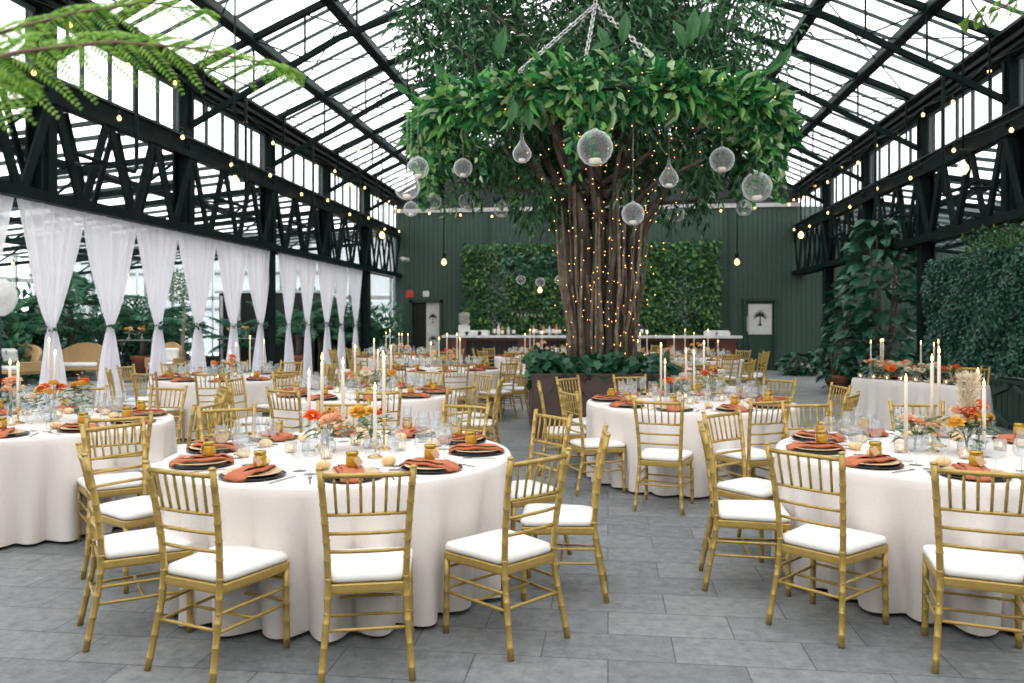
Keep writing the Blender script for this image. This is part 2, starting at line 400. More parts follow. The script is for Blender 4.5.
# rear wall : vertical boards
def boards(x0, x1, y, z0, z1, pitch=.15):
    m = MB(); n = max(1, int((x1-x0)/pitch)); w = (x1-x0)/n
    m.box(((x0+x1)/2, y+.08, (z0+z1)/2), (x1-x0, .1, z1-z0))
    for i in range(n): m.box((x0+w*(i+.5), y+.02, (z0+z1)/2), (w*.93, .03, z1-z0))
    return m
WT = 5.27
D1, D2 = (-6.7, -5.55), (4.34, 5.40)     # the two doors
m = MB()
for (a, b, z0) in ((WL, D1[0], 0), (D1[0], D1[1], 2.3), (D1[1], D2[0], 0), (D2[0], D2[1], 2.3), (D2[1], AR, 0)):
    q = boards(a, b, Y1, z0, WT); 
    for V in q.v: pass
    m.add(np.concatenate(q.v), q.f)
struct('wall_back', m, M['green_wall'])
m = MB(); m.box(((WL+WR)/2, Y1+.02, WT+.06), (WR-WL, .14, .13)); struct('trim_back', m, M['white_trim'])
m = MB(); m.add([(WL,Y1+.1,WT),(WR,Y1+.1,WT),(WR,Y1+.1,EAVE),(XR,Y1+.1,RIDGE),(WL,Y1+.1,EAVE)], [(0,1,2,3,4)])
m.add([(WL,Y1+.16,WT),(WR,Y1+.16,WT),(WR,Y1+.16,EAVE),(XR,Y1+.16,RIDGE),(WL,Y1+.16,EAVE)], [(0,1,2,3,4)]); struct('wall_gable', m, M['gutter'])
for x in (-4.0, 3.9, -2.0, 2.0):
    m = MB(); m.box((x, Y1-.02, 2.6), (.06, .05, 5.2)); struct('batten', m, M['dark_green'])
m = MB(); m.box((-6.1, Y1+.25, 1.2), (1.5, .1, 2.6)); m.box((4.87, Y1+.25, 1.2), (1.4, .1, 2.6)); struct('door_light_block', m, M['black'])  # unseen black boxes added to stop outside light glowing through the door gaps
# left door : dark opening with pale panel leaf
m = MB(); m.box((D1[0]+.05, Y1, 1.15), (.1, .14, 2.3)); m.box((D1[1]-.05, Y1, 1.15), (.1, .14, 2.3)); m.box(((D1[0]+D1[1])/2, Y1, 2.27), (1.15, .14, .1))
d = struct('door_1', m, M['dark_green'])
g = MB(); g.box((D1[0]+.3, Y1+.1, 1.12), (.48, .05, 2.2)); obj('opening_shade_sheet', g, M['black'], d)  # black sheet paints the shade of the open doorway
g = MB(); g.box((D1[0]+.8, Y1+.06, 1.12), (.46, .04, 2.2)); obj('pale_leaf', g, M['poster'], d)
def palm_print(px, py, pz, s, parent):
    g = MB(); n = 10
    for i in range(n):
        a = PI*(-.12+1.24*i/(n-1)); p = [(px+math.cos(a)*s*t*.95, py, pz+math.sin(a)*s*t*.8 - s*.3*t*t*abs(math.cos(a))) for t in (0,.35,.7,1)]
        g.tube(p, [s*.03,s*.075,s*.06,.004], 5)
    g.tube([(px, py, pz), (px+.01, py, pz-s*1.25)], s*.07, 5); g.box((px, py, pz-s*1.3), (s*.5, .01, s*.16)); return obj('palm_emblem', g, M['black'], parent)
palm_print(D1[0]+.8, Y1+.03, 1.75, .16, d); palm_print(D1[0]+.8, Y1+.03, 1.0, .16, d)
m = MB(); m.box((D2[0]+.05, Y1-.02, 1.15), (.1, .16, 2.3)); m.box((D2[1]-.05, Y1-.02, 1.15), (.1, .16, 2.3)); m.box(((D2[0]+D2[1])/2, Y1-.02, 2.28), (1.15, .18, .09))
d2 = struct('door_2', m, M['dark_green'])
g = MB(); xc = (D2[0]+D2[1])/2; g.box((xc, Y1+.03, 1.12), (.9, .05, 2.2)); 
for z, h in ((.55,.75),): g.box((xc, Y1, z), (.66, .03, h))
dl = obj('door_leaf', g, M['door_green'], d2)
g = MB(); g.box((D2[0]+.12, Y1-.05, 1.5), (.03, .06, .5)); obj('door_handle', g, M['chain'], dl)
ps = empty('poster', 'pale poster with a dark palm tree on the green rear door', 'poster', (xc, Y1-.02, 1.65))
g = MB(); g.box((0, 0, 0), (.74, .015, .98)); obj('sheet', g, M['poster'], ps)
palm_print(0, -.018, .13, .24, ps)
m = MB(); m.box((xc+1.0, Y1-.25, .12), (.9, .4, .24)); tag(obj('stone_step', m, M['stage']), 'low pale stone block at the foot of the rear wall', 'step')
# side aisles
def aisle(side, xi, xo):
    s_ = -1 if xo < xi else 1
    zi, zo = 4.5, 3.5
    m = MB(); m.add([(xi+s_*.15,Y0,zi),(xo,Y0,zo),(xo,Y1,zo),(xi+s_*.15,Y1,zi)], [(0,1,2,3)]); struct('ceiling_%s_aisle' % side, m, M['glazing'])
    for i in range(len(ys)-1):
        m = MB()
        for j in range(1, 5):
            y = ys[i] + (ys[i+1]-ys[i])*j/5; m.bar((xi, y, zi-.02), (xo, y, zo-.02), .05, .06)
        struct('glazing_bar', m, M['bar_steel'])
    n = 5
    for k in range(1, n):
        x = xi + (xo-xi)*k/n; m = MB(); m.box((x, (Y0+Y1)/2, zi+(zo-zi)*k/n-.06), (.10, Y1-Y0, .13)); struct('purlin', m, M['steel'])
    for y in BENT[1:]:
        m = MB(); m.bar((xi, y, zi-.1), (xo, y, zo-.1), .08, .1); m.bar((xi, y, 3.9), (xo, y, 3.0), .07, .09)
        K = 12; 
        for j in range(K):
            xa, xb = xi+(xo-xi)*j/K, xi+(xo-xi)*(j+1)/K
            za = (3.9-.9*j/K) if j % 2 else (zi-.1-(zi-zo)*j/K); zb = (3.9-.9*(j+1)/K) if not j % 2 else (zi-.1-(zi-zo)*(j+1)/K)
            m.bar((xa, y, za), (xb, y, zb), .035)
        struct('aisle_truss', m, M['steel'])
aisle('left', WL, AL); aisle('right', WR, AR)
# left aisle: glazed end wall and outer wall (white frames)
def glazed(name, a, b, z1, nb, rail, plinth=.35, mt='frame_white'):
    a = Vector(a); b = Vector(b); m = MB(); t = (b-a)
    for j in range(nb+1):
        p = a + t*(j/nb); m.bar((p.x, p.y, 0), (p.x, p.y, z1), .09 if j % 2 == 0 else .05, .09)
    for z in (plinth, rail, z1): m.bar((a.x, a.y, z), (b.x, b.y, z), .09, .13 if z == rail else .08)
    m.bar((a.x, a.y, plinth/2), (b.x, b.y, plinth/2), .14, plinth, 1)
    w = struct(name, m, [M[mt], M['gutter']])
    g = MB(); g.bar((a.x, a.y, (plinth+z1)/2), (b.x, b.y, (plinth+z1)/2), .01, z1-plinth); obj('pane', g, M['wall_glass'], w); return w
glazed('window_21', (AL, Y1, 0), (WL-.15, Y1, 0), 4.2, 14, 2.39)
glazed('window_22', (AL, 5, 0), (AL, Y1, 0), 3.5, 26, 2.8)
m = MB(); m.box((AR, (Y0+Y1)/2, 1.75), (.12, Y1-Y0, 3.5)); struct('wall_right', m, M['dark_green'])
m = MB(); m.box((AR/2+AL/2, Y0-.06, 1.5), (AR-AL, .1, 3)); struct('wall_front', m, M['dark_green'])
m = MB(); m.box((-17, 40, 2.9), (26, 3, 5.8)); m.box((-17, 38.4, 5.9), (26.4, .5, .3), 1)
for i in range(18): m.box((-29.3+i*1.45, 38.45, 3.0), (.12, .1, 5.6), 1)
for z in (2.2, 4.0): m.box((-17, 38.45, z), (26, .1, .12), 1)
tag(obj('building', m, [mat('pale grey cladding', (.36,.38,.40), .7), M['bar_steel']]), 'pale grey building standing outside the glazed end wall', 'building')
# dark service kiosk seen through the curtains
m = MB(); m.box((-10.9, 25.4, 1.25), (3.2, 1.6, 2.5)); m.box((-10.9, 25.4, 2.53), (3.4, 1.8, .08), 1)
for q in (-1.5,-.9,.0,.7,1.45): m.box((-10.9+q, 24.57, 1.2), (.07, .06, 2.4), 1)
tag(obj('kiosk', m, [M['black'], M['frame_white']]), 'dark glass-fronted kiosk with white uprights seen behind the curtains', 'kiosk')
# right side: board wall between the rear wall and the hedge, low barn-board wall with crossed braces
m = MB(); HX = 5.75
m.box((HX+.12, 10.4, .34), (.12, 10.2, .68)); m.box((HX+.1, 10.4, .70), (.2, 10.2, .06))
n = 60
for i in range(n): m.box((HX+.045, 5.3+10.2*(i+.5)/n, .34), (.03, .15, .66))
struct('wall_low', m, M['dark_green'])
for k in range(5):
    y = 6.2 + k*2.05; m = MB()
    m.bar((HX+.015, y, .04), (HX+.015, y+1.9, .64), .03, .07, 0, (0,0,1)); m.bar((HX+.015, y, .64), (HX+.015, y+1.9, .04), .03, .07, 0, (0,0,1))
    o = struct('cross_brace', m, M['bar_steel'])
    g = MB(); g.box((HX-.02, y+.95, .36), (.06, .12, .14), bev=.01); obj('latch', g, M['rust'], o)

# ------------------------------------------------------------------ foliage helpers
def rnd(n, lo=-1, hi=1): return RS.uniform(lo, hi, n)
def unit(n):
    v = RS.normal(size=(n,3)); return v/np.linalg.norm(v, axis=1, keepdims=True)
def panel_leaves(x0, x1, y0, y1, z0, z1, n, L, Wd, nrm, kind, depth=.1):
    q = MB(); nrm = np.array(nrm, float)
    Pp = np.stack([RS.uniform(x0, x1, n), RS.uniform(y0, y1, n), RS.uniform(z0, z1, n)], 1)
    Pp += nrm*(RS.rand(n,1)*depth) + nrm*(np.sin(Pp[:,2:3]*5.1+Pp[:,0:1]*4+Pp[:,1:2]*4)*.05)
    D = unit(n)*.7 + np.array([0,0,-.55]) + nrm*.35; N = nrm + unit(n)*.55
    q.leaves(Pp, D, N, L*RS.uniform(.6,1.3,n), Wd*RS.uniform(.7,1.2,n), 0, kind); return q
# ivy hedge on the right
hp = MB(); hp.box((HX+.28, 10.4, 1.72), (.3, 10.2, 1.90))
hd = empty('ivy_hedge', 'dense dark green ivy hedge standing on the low board wall', 'hedge', (0,0,0))
obj('backing', hp, M['hedge'], hd)
q = panel_leaves(HX+.08, HX+.12, 5.3, 15.5, .78, 2.68, 25000, .062, .052, (-1,0,0), 1, .08)
q2 = panel_leaves(HX+.1, HX+.45, 15.48, 15.5, .78, 2.68, 1500, .085, .075, (0,1,0), 1, .05)
q3 = panel_leaves(HX+.1, HX+.45, 5.3, 5.32, .78, 2.68, 600, .085, .075, (0,-1,0), 1, .05)
q.add(np.concatenate(q2.v), q2.f); q.add(np.concatenate(q3.v), q3.f)
tag(obj('ivy', q, M['hedge'], hd), kind='stuff')
q = MB(); n = 4200
Pp = np.stack([RS.uniform(HX+.05, HX+.6, n), RS.uniform(5.3, 14.2, n), 2.62+RS.rand(n)**1.5*.38], 1); Pp[:,2] += .06*np.sin(Pp[:,1]*3)
q.leaves(Pp, unit(n)*.8+[0,0,.5], unit(n), .07*RS.uniform(.6,1.4,n), .05, 0, 1)
o = obj('climber_shoots', q, M['hedge_top']); tag(o, 'lighter loose climber shoots spilling over the top of the ivy hedge', 'climber', kind='stuff')
# living wall behind the bar
lw = empty('living_wall', 'large planted green wall panel behind the bar', 'living wall', (0,0,0))
g = MB(); g.box((-.62, Y1-.1, 2.58), (8.36, .16, 3.16)); obj('backing', g, M['hedge'], lw)
q = panel_leaves(-4.8, 3.56, Y1-.22, Y1-.18, 1.0, 4.18, 9000, .17, .10, (0,-1,0), 1, .16); tag(obj('plants', q, M['living'], lw), kind='stuff')
q = MB(); n = 800     # tan, dried patch
Pp = np.stack([-3.6+RS.normal(size=n)*.22, np.full(n, Y1-.36), 2.7+RS.normal(size=n)*.6], 1); q.leaves(Pp, unit(n)+[0,0,-.3], unit(n)+[0,-1,0], .15, .07, 0, 1)
Pp2 = np.stack([2.4+RS.normal(size=n//2)*.2, np.full(n//2, Y1-.38), 2.2+RS.normal(size=n//2)*.4], 1); q.leaves(Pp2, unit(n//2)+[0,0,-.3], unit(n//2)+[0,-1,0], .15, .07, 0, 1)
tag(obj('pale_plants', q, M['sage'], lw), 'paler yellowish plants', kind='stuff')

def frond(q, base, az, length, rise, droop, nl=26, leaf=.5, lw_=.035, twist=.35, mi=0, stem=None):
    # arching frond with paired leaflets
    pts = []; ca, sa = math.cos(az), math.sin(az)
    for i in range(13):
        t = i/12; h = length*(t*math.cos(rise*(1-t*.4))); z = length*(math.sin(rise)*t - droop*t*t)
        pts.append(Vector((base[0]+ca*h, base[1]+sa*h, base[2]+z)))
    q.tube(pts, [.012*(1-.8*i/12)+.002 for i in range(13)], 4, mi if stem is None else stem)
    Pp = []; D = []; N = []; L = []
    for i in range(nl):
        t = .15 + .85*i/(nl-1); k = t*12; i0 = min(int(k), 11); p = pts[i0].lerp(pts[i0+1], k-i0)
        tg = (pts[i0+1]-pts[i0]).normalized(); sd = Vector((-sa, ca, 0))
        for s_ in (-1, 1):
            dd = sd*s_ + tg*.65 + Vector((0,0,-.35+twist*random.uniform(-.3,.5)))
            Pp.append(p[:]); D.append(dd[:]); N.append((tg.cross(sd)*1.0)[:]); L.append(leaf*math.sin(PI*min(1, .18+t*.8))**.7*random.uniform(.85,1.1))
    q.leaves(Pp, D, N, np.array(L), lw_, mi, 0, .12)
def palm(name, label, loc, h, nf, length, trunk=.1, pot=None, group='palms in the side aisle', seed=0, leaf=.45, rise=(.5,1.3)):
    random.seed(seed)
    r = empty(name, label, 'palm', loc, 0, group)
    g = MB(); base = .0
    if pot:
        p = MB(); p.lathe([(pot*.7,0),(pot,.75*pot*2),(pot*1.06,.8*pot*2),(pot*1.06,.95*pot*2),(pot*.92,.95*pot*2),(pot*.88,.8*pot*2)], 16); obj('pot', p, M['terracotta'], r); base = pot*1.6
    g.tube([(0,0,base-.02),(.03,.02,base+h*.5),(0,0,base+h)], [trunk*1.2, trunk, trunk*.9], 8); obj('trunk', g, M['bark'], r)
    q = MB()
    for i in range(nf):
        frond(q, (0,0,base+h), 2*PI*i/nf*2.4+random.random(), length*random.uniform(.75,1.1), random.uniform(*rise), random.uniform(.35,.75), 22, leaf, .05)
    obj('fronds', q, M['palm'], r); return r
# left aisle palms
specs = [(0,21,1.1,16,2.2,None),(30,22.6,.8,14,2.1,.3),(70,22.8,1.3,17,2.4,.38),(105,24,1.0,14,2.2,None),(142,23.5,.7,15,2.2,.3),(160,25,.9,14,2.2,None),(250,25.4,.7,12,2.0,None),
         (298,24,.7,16,2.1,.3),(320,25.5,1.1,14,2.2,None),(343,25.6,.5,14,1.7,.28),(362,26.0,.8,14,1.4,None)]
for i, (px, d_, h, nf, ln, pot) in enumerate(specs):
    lab = ['arching palm at the far left end of the curtain row','palm in a terracotta pot behind the wicker daybed','tall palm in a big terracotta pot behind the wicker sofa','palm seen between sofa and high table',
           'low potted palm behind the wicker armchair','palm rising behind the black high table','palm in the dim corner beside the dark kiosk','big potted palm behind the black steel column','tall palm behind the far narrow curtains',
           'low palm in pot between the last curtains','palm in the glazed corner beside the green rear wall'][i]
    palm('potted_palm' if pot else 'palm', lab, P(px, d_), h, nf, ln, .09, pot, seed=i, leaf=.42)
def shrub(name, label, loc, rx, ry, h, n, L, mt, seed, grp='shrubs along the glazed aisle walls'):
    rs = np.random.RandomState(seed); q = MB(); u = rs.normal(size=(n,3)); u /= np.linalg.norm(u, axis=1, keepdims=True); u[:,2] = abs(u[:,2])
    rr = .55+.5*rs.rand(n,1); Pp = u*rr*[rx,ry,h]*(1+.18*np.sin(u[:,:1]*7+seed)); Pp[:,2] = Pp[:,2]*.95+.05
    q.leaves(Pp, u+rs.normal(size=(n,3))*.6+[0,0,.1], u+rs.normal(size=(n,3))*.5, L*rs.uniform(.6,1.3,n), L*.4, 0, 1)
    core = MB(); core.sphere((0,0,h*.42), 1, 12, 8); core.v[0] = (core.v[0]-[0,0,h*.42])*[rx*.5,ry*.5,h*.42]+[0,0,h*.42]
    r = empty(name, label, 'shrub', loc, 0, grp); obj('leaves', q, M[mt], r); 
    st = MB(); 
    for k in range(5): a = k*1.3; st.tube([(0,0,0),(math.cos(a)*rx*.5,math.sin(a)*ry*.5,h*.7)], [.035,.012], 5)
    obj('stems', st, M['bark'], r); return r
rl = ['nearest the photo edge','second from the photo edge','third from the photo edge','fourth, behind the wicker sofa','behind the wicker armchair','behind the high table','beside the dark kiosk','in front of the glazed end wall corner','before the end wall, behind the steel column','before the end wall, behind the far curtains','nearest the green rear wall']
for i, (px, d_, h_) in enumerate(((-8,20.5,2.4),(22,22.4,2.2),(52,24.6,2.5),(92,27,2.1),(160,27.2,2.0),(125,26.6,2.3),(262,26.5,2.2),(290,26.6,2.4),(318,26.6,2.1),(342,26.6,2.4),(371,26.2,2.2))):
    shrub('leafy_shrub', 'dark leafy shrub '+rl[i]+', in the side aisle', P(px, d_), 1.15, .8, h_, 900, .26, 'fiddle' if i % 2 else 'palm', i)
# fiddle-leaf trunk tree in pot seen between curtains
r = empty('potted_tree', 'slim bare-stemmed tree in a terracotta pot between two curtains', 'tree', P(184, 23.5))
p = MB(); p.lathe([(.25,0),(.34,.34),(.36,.42),(.30,.42)], 14); obj('pot', p, M['terracotta'], r)
p = MB(); p.tube([(0,0,.3),(-.05,0,1.0),(.02,0,1.7),(-.06,0,2.5)], [.06,.05,.045,.03], 7); obj('trunk', p, mat('pale bark', (.42,.36,.28), .8), r)
q = MB(); n = 500; Pp = unit(n)*(.55*RS.rand(n,1)**.4)+[-.05,0,2.6]; q.leaves(Pp, unit(n)+[0,0,-.2], unit(n), .12, .05, 0, 1); obj('leaves', q, M['sage'], r)
# broad-leaved plants on the right, behind the head table
def broad(name, label, loc, h, spread, n, L, pot=None, seed=0, grp=None, mt='fiddle'):
    rs = np.random.RandomState(seed); r = empty(name, label, 'plant', loc, 0, grp)
    if pot:
        p = MB(); p.lathe([(pot*.75,0),(pot,pot*1.3),(pot*1.08,pot*1.35),(pot*1.08,pot*1.6),(pot*.9,pot*1.6)], 16); obj('pot', p, M['terracotta'], r)
    p = MB()
    for k in range(4):
        a = k*1.7; p.tube([(0,0,.1),(math.cos(a)*spread*.25, math.sin(a)*spread*.25, h*.5),(math.cos(a)*spread*.35, math.sin(a)*spread*.35, h*.93)], [.04,.03,.015], 6)
    obj('stem', p, M['bark'], r)
    q = MB(); t = rs.rand(n); a = rs.rand(n)*2*PI; rad = spread*(.35+.65*rs.rand(n)**.5)*np.sin(PI*np.clip(.12+.8*t,0,1))**.6
    Pp = np.stack([np.cos(a)*rad*.8, np.sin(a)*rad*.8, .1*h+t*h*.93], 1); o = np.stack([np.cos(a), np.sin(a), rs.uniform(-.6,.25,n)], 1)
    q.leaves(Pp, o, np.stack([np.cos(a)*.5, np.sin(a)*.5, np.ones(n)], 1)+rs.normal(size=(n,3))*.35, L*rs.uniform(.6,1.2,n), L*.62, 0, 1, .12); obj('leaves', q, M[mt], r); return r
broad('fiddle_leaf_fig', 'towering dark fig with huge leaves beside the right-hand steel column', P(884, 17.2), 3.7, .98, 330, .42, None, 1)
broad('fiddle_leaf_fig', 'lower bushy dark-leaved fig against the rear right corner', P(850, 18.6), 2.1, .62, 220, .34, None, 2)
broad('potted_shrub', 'leafy shrub in an orange terracotta pot beside the dark fig', P(838, 17.6), 1.05, .5, 90, .26, .24, 3)
broad('leafy_shrub', 'low glossy shrub at the foot of the rear wall', P(801, 23.5), .62, .6, 130, .30, None, 4)
broad('leafy_shrub', 'dark shrub at the foot of the steel column', P(896, 15.5), .9, .5, 120, .28, None, 5)
# small plant on the rear step
# ------------------------------------------------------------------ planter and great fig tree
TX = P(597, 11.75); TR = Vector((TX.x, TX.y, 0))
pl = empty('planter', 'square rust-brown metal planter holding the great fig tree', 'planter', (TR.x, TR.y, 0), .119)
g = MB(); hw = .96
for (c, s_) in (((0,-hw),(2*hw,.04)),((0,hw),(2*hw,.04)),((-hw,0),(.04,2*hw)),((hw,0),(.04,2*hw))): g.box((c[0], c[1], .425), (s_[0], s_[1], .85))
for (c, s_) in (((0,-hw),(2*hw+.06,.07)),((0,hw),(2*hw+.06,.07)),((-hw,0),(.07,2*hw+.06)),((hw,0),(.07,2*hw+.06))): g.box((c[0], c[1], .85), (s_[0], s_[1], .03))
obj('planter_box', g, M['planter'], pl); g = MB(); g.box((0,0,.77), (1.86,1.86,.06)); obj('soil', g, M['soil'], pl)
n = 2300; q = MB()
Pp = np.stack([RS.uniform(-1.0,1.0,n), RS.uniform(-1.0,1.0,n), .84+RS.rand(n)*.22], 1); e = np.maximum(abs(Pp[:,0]), abs(Pp[:,1])); Pp[:,2] -= np.where(e > .9, RS.rand(n)*.2, 0)
Pp[:,2] += .06*np.sin(Pp[:,0]*6+1); q.leaves(Pp, unit(n)*.8+[0,0,-.1], unit(n)*.6+[0,-.3,.8], .12*RS.uniform(.7,1.3,n), .11, 0, 2)
ng = obj('ivy_underplanting', q, M['ivy']); ng.location = (TR.x, TR.y, 0); ng.rotation_euler.z = .119
tag(ng, 'glossy green ivy growing around the fig trunks in the planter', 'ivy', kind='stuff')
tree = empty('fig_tree', 'great fig tree with clustered trunks rising from the brown planter', 'tree', (TR.x, TR.y, 0), YAW)
random.seed(5)
g = MB()
trunks = [(-.34,.0,-.40,.05,.06,-1.2),(-.12,-.05,-.16,.0,.12,-.7),(.06,.1,.02,.1,.125,.0),(.2,-.1,.18,-.05,.085,.5),(.50,.05,.62,.1,.06,1.3),(-.22,.2,-.3,.3,.075,-.9),(.32,.25,.42,.3,.09,1.0),(.0,-.2,-.02,-.22,.06,-.2),(-.02,.1,-.2,.2,.07,-1.7),(.36,-.1,.5,.0,.055,1.9),(.12,-.22,.2,-.25,.045,.2)]
for (x, y, x2, y2, rr, lean) in trunks:
    p = []; rad = []
    for i in range(10):
        t = i/9; z = .8 + 4.2*t
        p.append((x+(x2-x)*min(1, t*2.2)+lean*max(0, t-.42)**1.3*1.9+.03*math.sin(i*1.7+x*9), y+(y2-y)*t+.03*math.cos(i*2.1+x*7)+lean*.2*max(0, t-.5), z)); rad.append(rr*(1.25-.75*t) if i else rr*1.5)
    g.tube(p, rad, 9)
obj('trunk', g, M['bark'], tree)
g = MB()       # aerial roots, thin and ropy
for i in range(42):
    a = random.uniform(-.50, .66); y = random.uniform(-.4, .35)*(1-abs(a)*.6); top = random.uniform(2.0, 3.6)
    b = a*random.uniform(.7, 1.35)+random.uniform(-.08,.08); rr = random.uniform(.008, .034)
    g.tube([(a*.85, y, .8), (a*.9+random.uniform(-.04,.04), y, 1.4), ((a+b)/2, y, 2.1), (b, y+.05, top)], [rr*1.3, rr, rr*.9, rr*.7], 6)
tag(obj('aerial_root', g, mat('pale root bark', (.27,.205,.15), .8, 0, (.11,.08,.058), 7)), kind='stuff').parent = tree
g = MB(); tips = []
for i in range(26):
    a = 2*PI*i/26*2.4; st = Vector((random.uniform(-.5,.6), random.uniform(-.2,.3), random.uniform(2.9, 4.6)))
    rr = random.uniform(1.2, 2.5); e_ = Vector((math.cos(a)*rr, math.sin(a)*rr, st.z+random.uniform(.4, 2.2))); md = st.lerp(e_, .5)+Vector((0,0,.15))
    g.tube([st, md, e_], [.05,.032,.012], 6); tips.append(e_)
obj('branch', g, M['bark'], tree)
def sprays(q, cents, per, spread, L, Wd, droop, mi=0, kind=0):
    for c in cents:
        n = per; o = unit(n)*(RS.rand(n,1)**.5)*np.array(spread); D = unit(n)*.75 + o*.8/np.max(spread) + np.array([0,0,-droop])
        q.leaves(o+np.array(c), D, unit(n)+[0,0,.8], L*RS.uniform(.6,1.3,n), Wd, mi, kind, .15)
q = MB(); cents = []
rs = np.random.RandomState(3)
while len(cents) < 330:
    v = rs.uniform(-1,1,3)
    if .25 < np.linalg.norm(v) < 1:
        c = np.array([v[0]*2.9, v[1]*2.0+.5, 5.75+v[2]*1.75])
        if c[2] < 4.5 and abs(v[0]) < .2: continue
        cents.append(c)
sprays(q, cents, 76, (.42,.42,.36), .17, .036, .55)
cents = []
for i in range(100):   # drooping lower sprays around the trunk head
    a = rs.rand()*2*PI; rr = rs.uniform(.45, 2.1)
    if math.sin(a) < -.2 and abs(math.cos(a)*rr) < .75 and rs.rand() < .6: continue
    cents.append((math.cos(a)*rr, math.sin(a)*rr*.85+.15, rs.uniform(2.85, 4.4)+.15*rr))
sprays(q, cents, 42, (.26,.26,.34), .17, .032, .9)
tag(obj('crown', q, M['ficus'], tree), kind='stuff')
# fairy lights on the trunks
random.seed(9)
proto_b = MB(); proto_b.sphere((0,0,0), .0065, 6, 4); fb = proto_b.mesh('bulb', M['fairy'])
for k in range(6):
    x0 = [-.36,-.15,.03,.22,.5,.36][k]
    r = empty('fairy_light_string', ['string of tiny amber lights on the thin outer trunk nearest the bar dispenser','string of tiny amber lights wound round the broad middle-left trunk','string of tiny amber lights on the thickest central trunk',
        'string of tiny amber lights on the slim trunk beside the centre','string of tiny amber lights climbing the leaning outer trunk','string of tiny amber lights between the central and leaning trunks'][k], 'string lights', (TR.x, TR.y, 0), YAW, 'fairy lights on the fig tree')
    p = []; N = 40
    for i in range(N):
        t = i/(N-1); lean = [-.9,-.5,.1,.6,1.2,.9][k]; p.append((x0*(.9+.5*t)+.22*math.sin(i*1.3+k*2)+lean*max(0,t-.42)*1.2+random.uniform(-.12,.12), -.30+.1*math.cos(i*1.9)-(.35*t if k%2 else .1*t)+random.uniform(-.05,.05), .95+3.3*t**.9+random.uniform(-.15,.15)))
    g = MB(); g.tube(p, .002, 3, cap=False); obj('wire', g, M['black'], r)
    for v in p: o = obj('bulb', fb, None, r); o.location = v
# ------------------------------------------------------------------ hanging ring chandelier
RC = W((596-512)/F*11.5, 11.5); RZ = 4.22; RR = 2.42
ch = empty('hoop_chandelier', 'huge hanging hoop of mixed greenery encircling the fig tree', 'chandelier', (RC.x, RC.y, 0), YAW)
g = MB(); g.tube([(RR*math.cos(2*PI*i/48), RR*math.sin(2*PI*i/48), RZ) for i in range(49)], .03, 6, cap=False); obj('hoop', g, M['black'], ch)
def chain(a, b, mt):
    g = MB(); a = Vector(a); b = Vector(b); d_ = b-a; L = d_.length; n = int(L/.075); t = d_.normalized(); u = t.orthogonal().normalized(); w = t.cross(u)
    for i in range(n):
        c = a + t*(L*(i+.5)/n); uu = u if i % 2 else w
        g.tube([c + t*.052*math.cos(q_) + uu*.026*math.sin(q_) for q_ in [2*PI*k/8 for k in range(9)]], .0105, 4, cap=False)
    return g
apex = (-.15, -1.35, 5.58)
for k, (a, rr) in enumerate(((-2.25, 1), (-1.22, 1), (-1.75, 1), (2.3, 1), (.9, 1))):
    tgt = (RR*math.cos(a), RR*math.sin(a), RZ)
    obj('chain', chain(apex, tgt, None), M['chain'], ch)
obj('chain', chain(apex, (-.15, -1.35, 8.3), None), M['chain'], ch)
q = MB(); n = 7600; a = RS.rand(n)*2*PI; tt = RS.rand(n)*2*PI; rr = .27*RS.rand(n)**.5
thick = 1+.25*np.sin(a*3+1)+.2*np.sin(a*7)
X = np.cos(a)*(RR+np.cos(tt)*rr*thick); Yy = np.sin(a)*(RR+np.cos(tt)*rr*thick); Z = RZ+.0+np.sin(tt)*rr*thick*.85
Pp = np.stack([X,Yy,Z],1); out = np.stack([np.cos(a)*np.cos(tt), np.sin(a)*np.cos(tt), np.sin(tt)*.8-.25], 1)
q.leaves(Pp[:5400], (out+unit(n)*.6)[:5400], (out+unit(n)*.5)[:5400]+[0,0,.6], .12*RS.uniform(.5,1.5,5400), .095, 0, 2)
q.leaves(Pp[5400:], (out+unit(n)*.5)[5400:]+[0,0,.1], (out+unit(n)*.5)[5400:]+[0,0,.6], .25*RS.uniform(.6,1.35,n-5400), .07, 0, 1, .1)
for i in range(75):    # trailing vines
    a0 = RS.rand()*2*PI if i < 35 else (PI+RS.normal()*.4 if i < 55 else RS.normal()*.4); ln = RS.uniform(.3,.95); m_ = 26
    z = RZ-.1-np.linspace(0,1,m_)*ln; x = np.cos(a0)*(RR+.1)+rnd(m_)*.07; y = np.sin(a0)*(RR+.1)+rnd(m_)*.07
    q.leaves(np.stack([x,y,z],1), unit(m_)*.6+[0,0,-.6], unit(m_), .11, .045 if i % 2 else .08, 0, 1 if i % 2 else 2)
tag(obj('garland', q, M['garland'], ch), kind='stuff')
q = MB()                     # large paddle leaves standing out of the garland
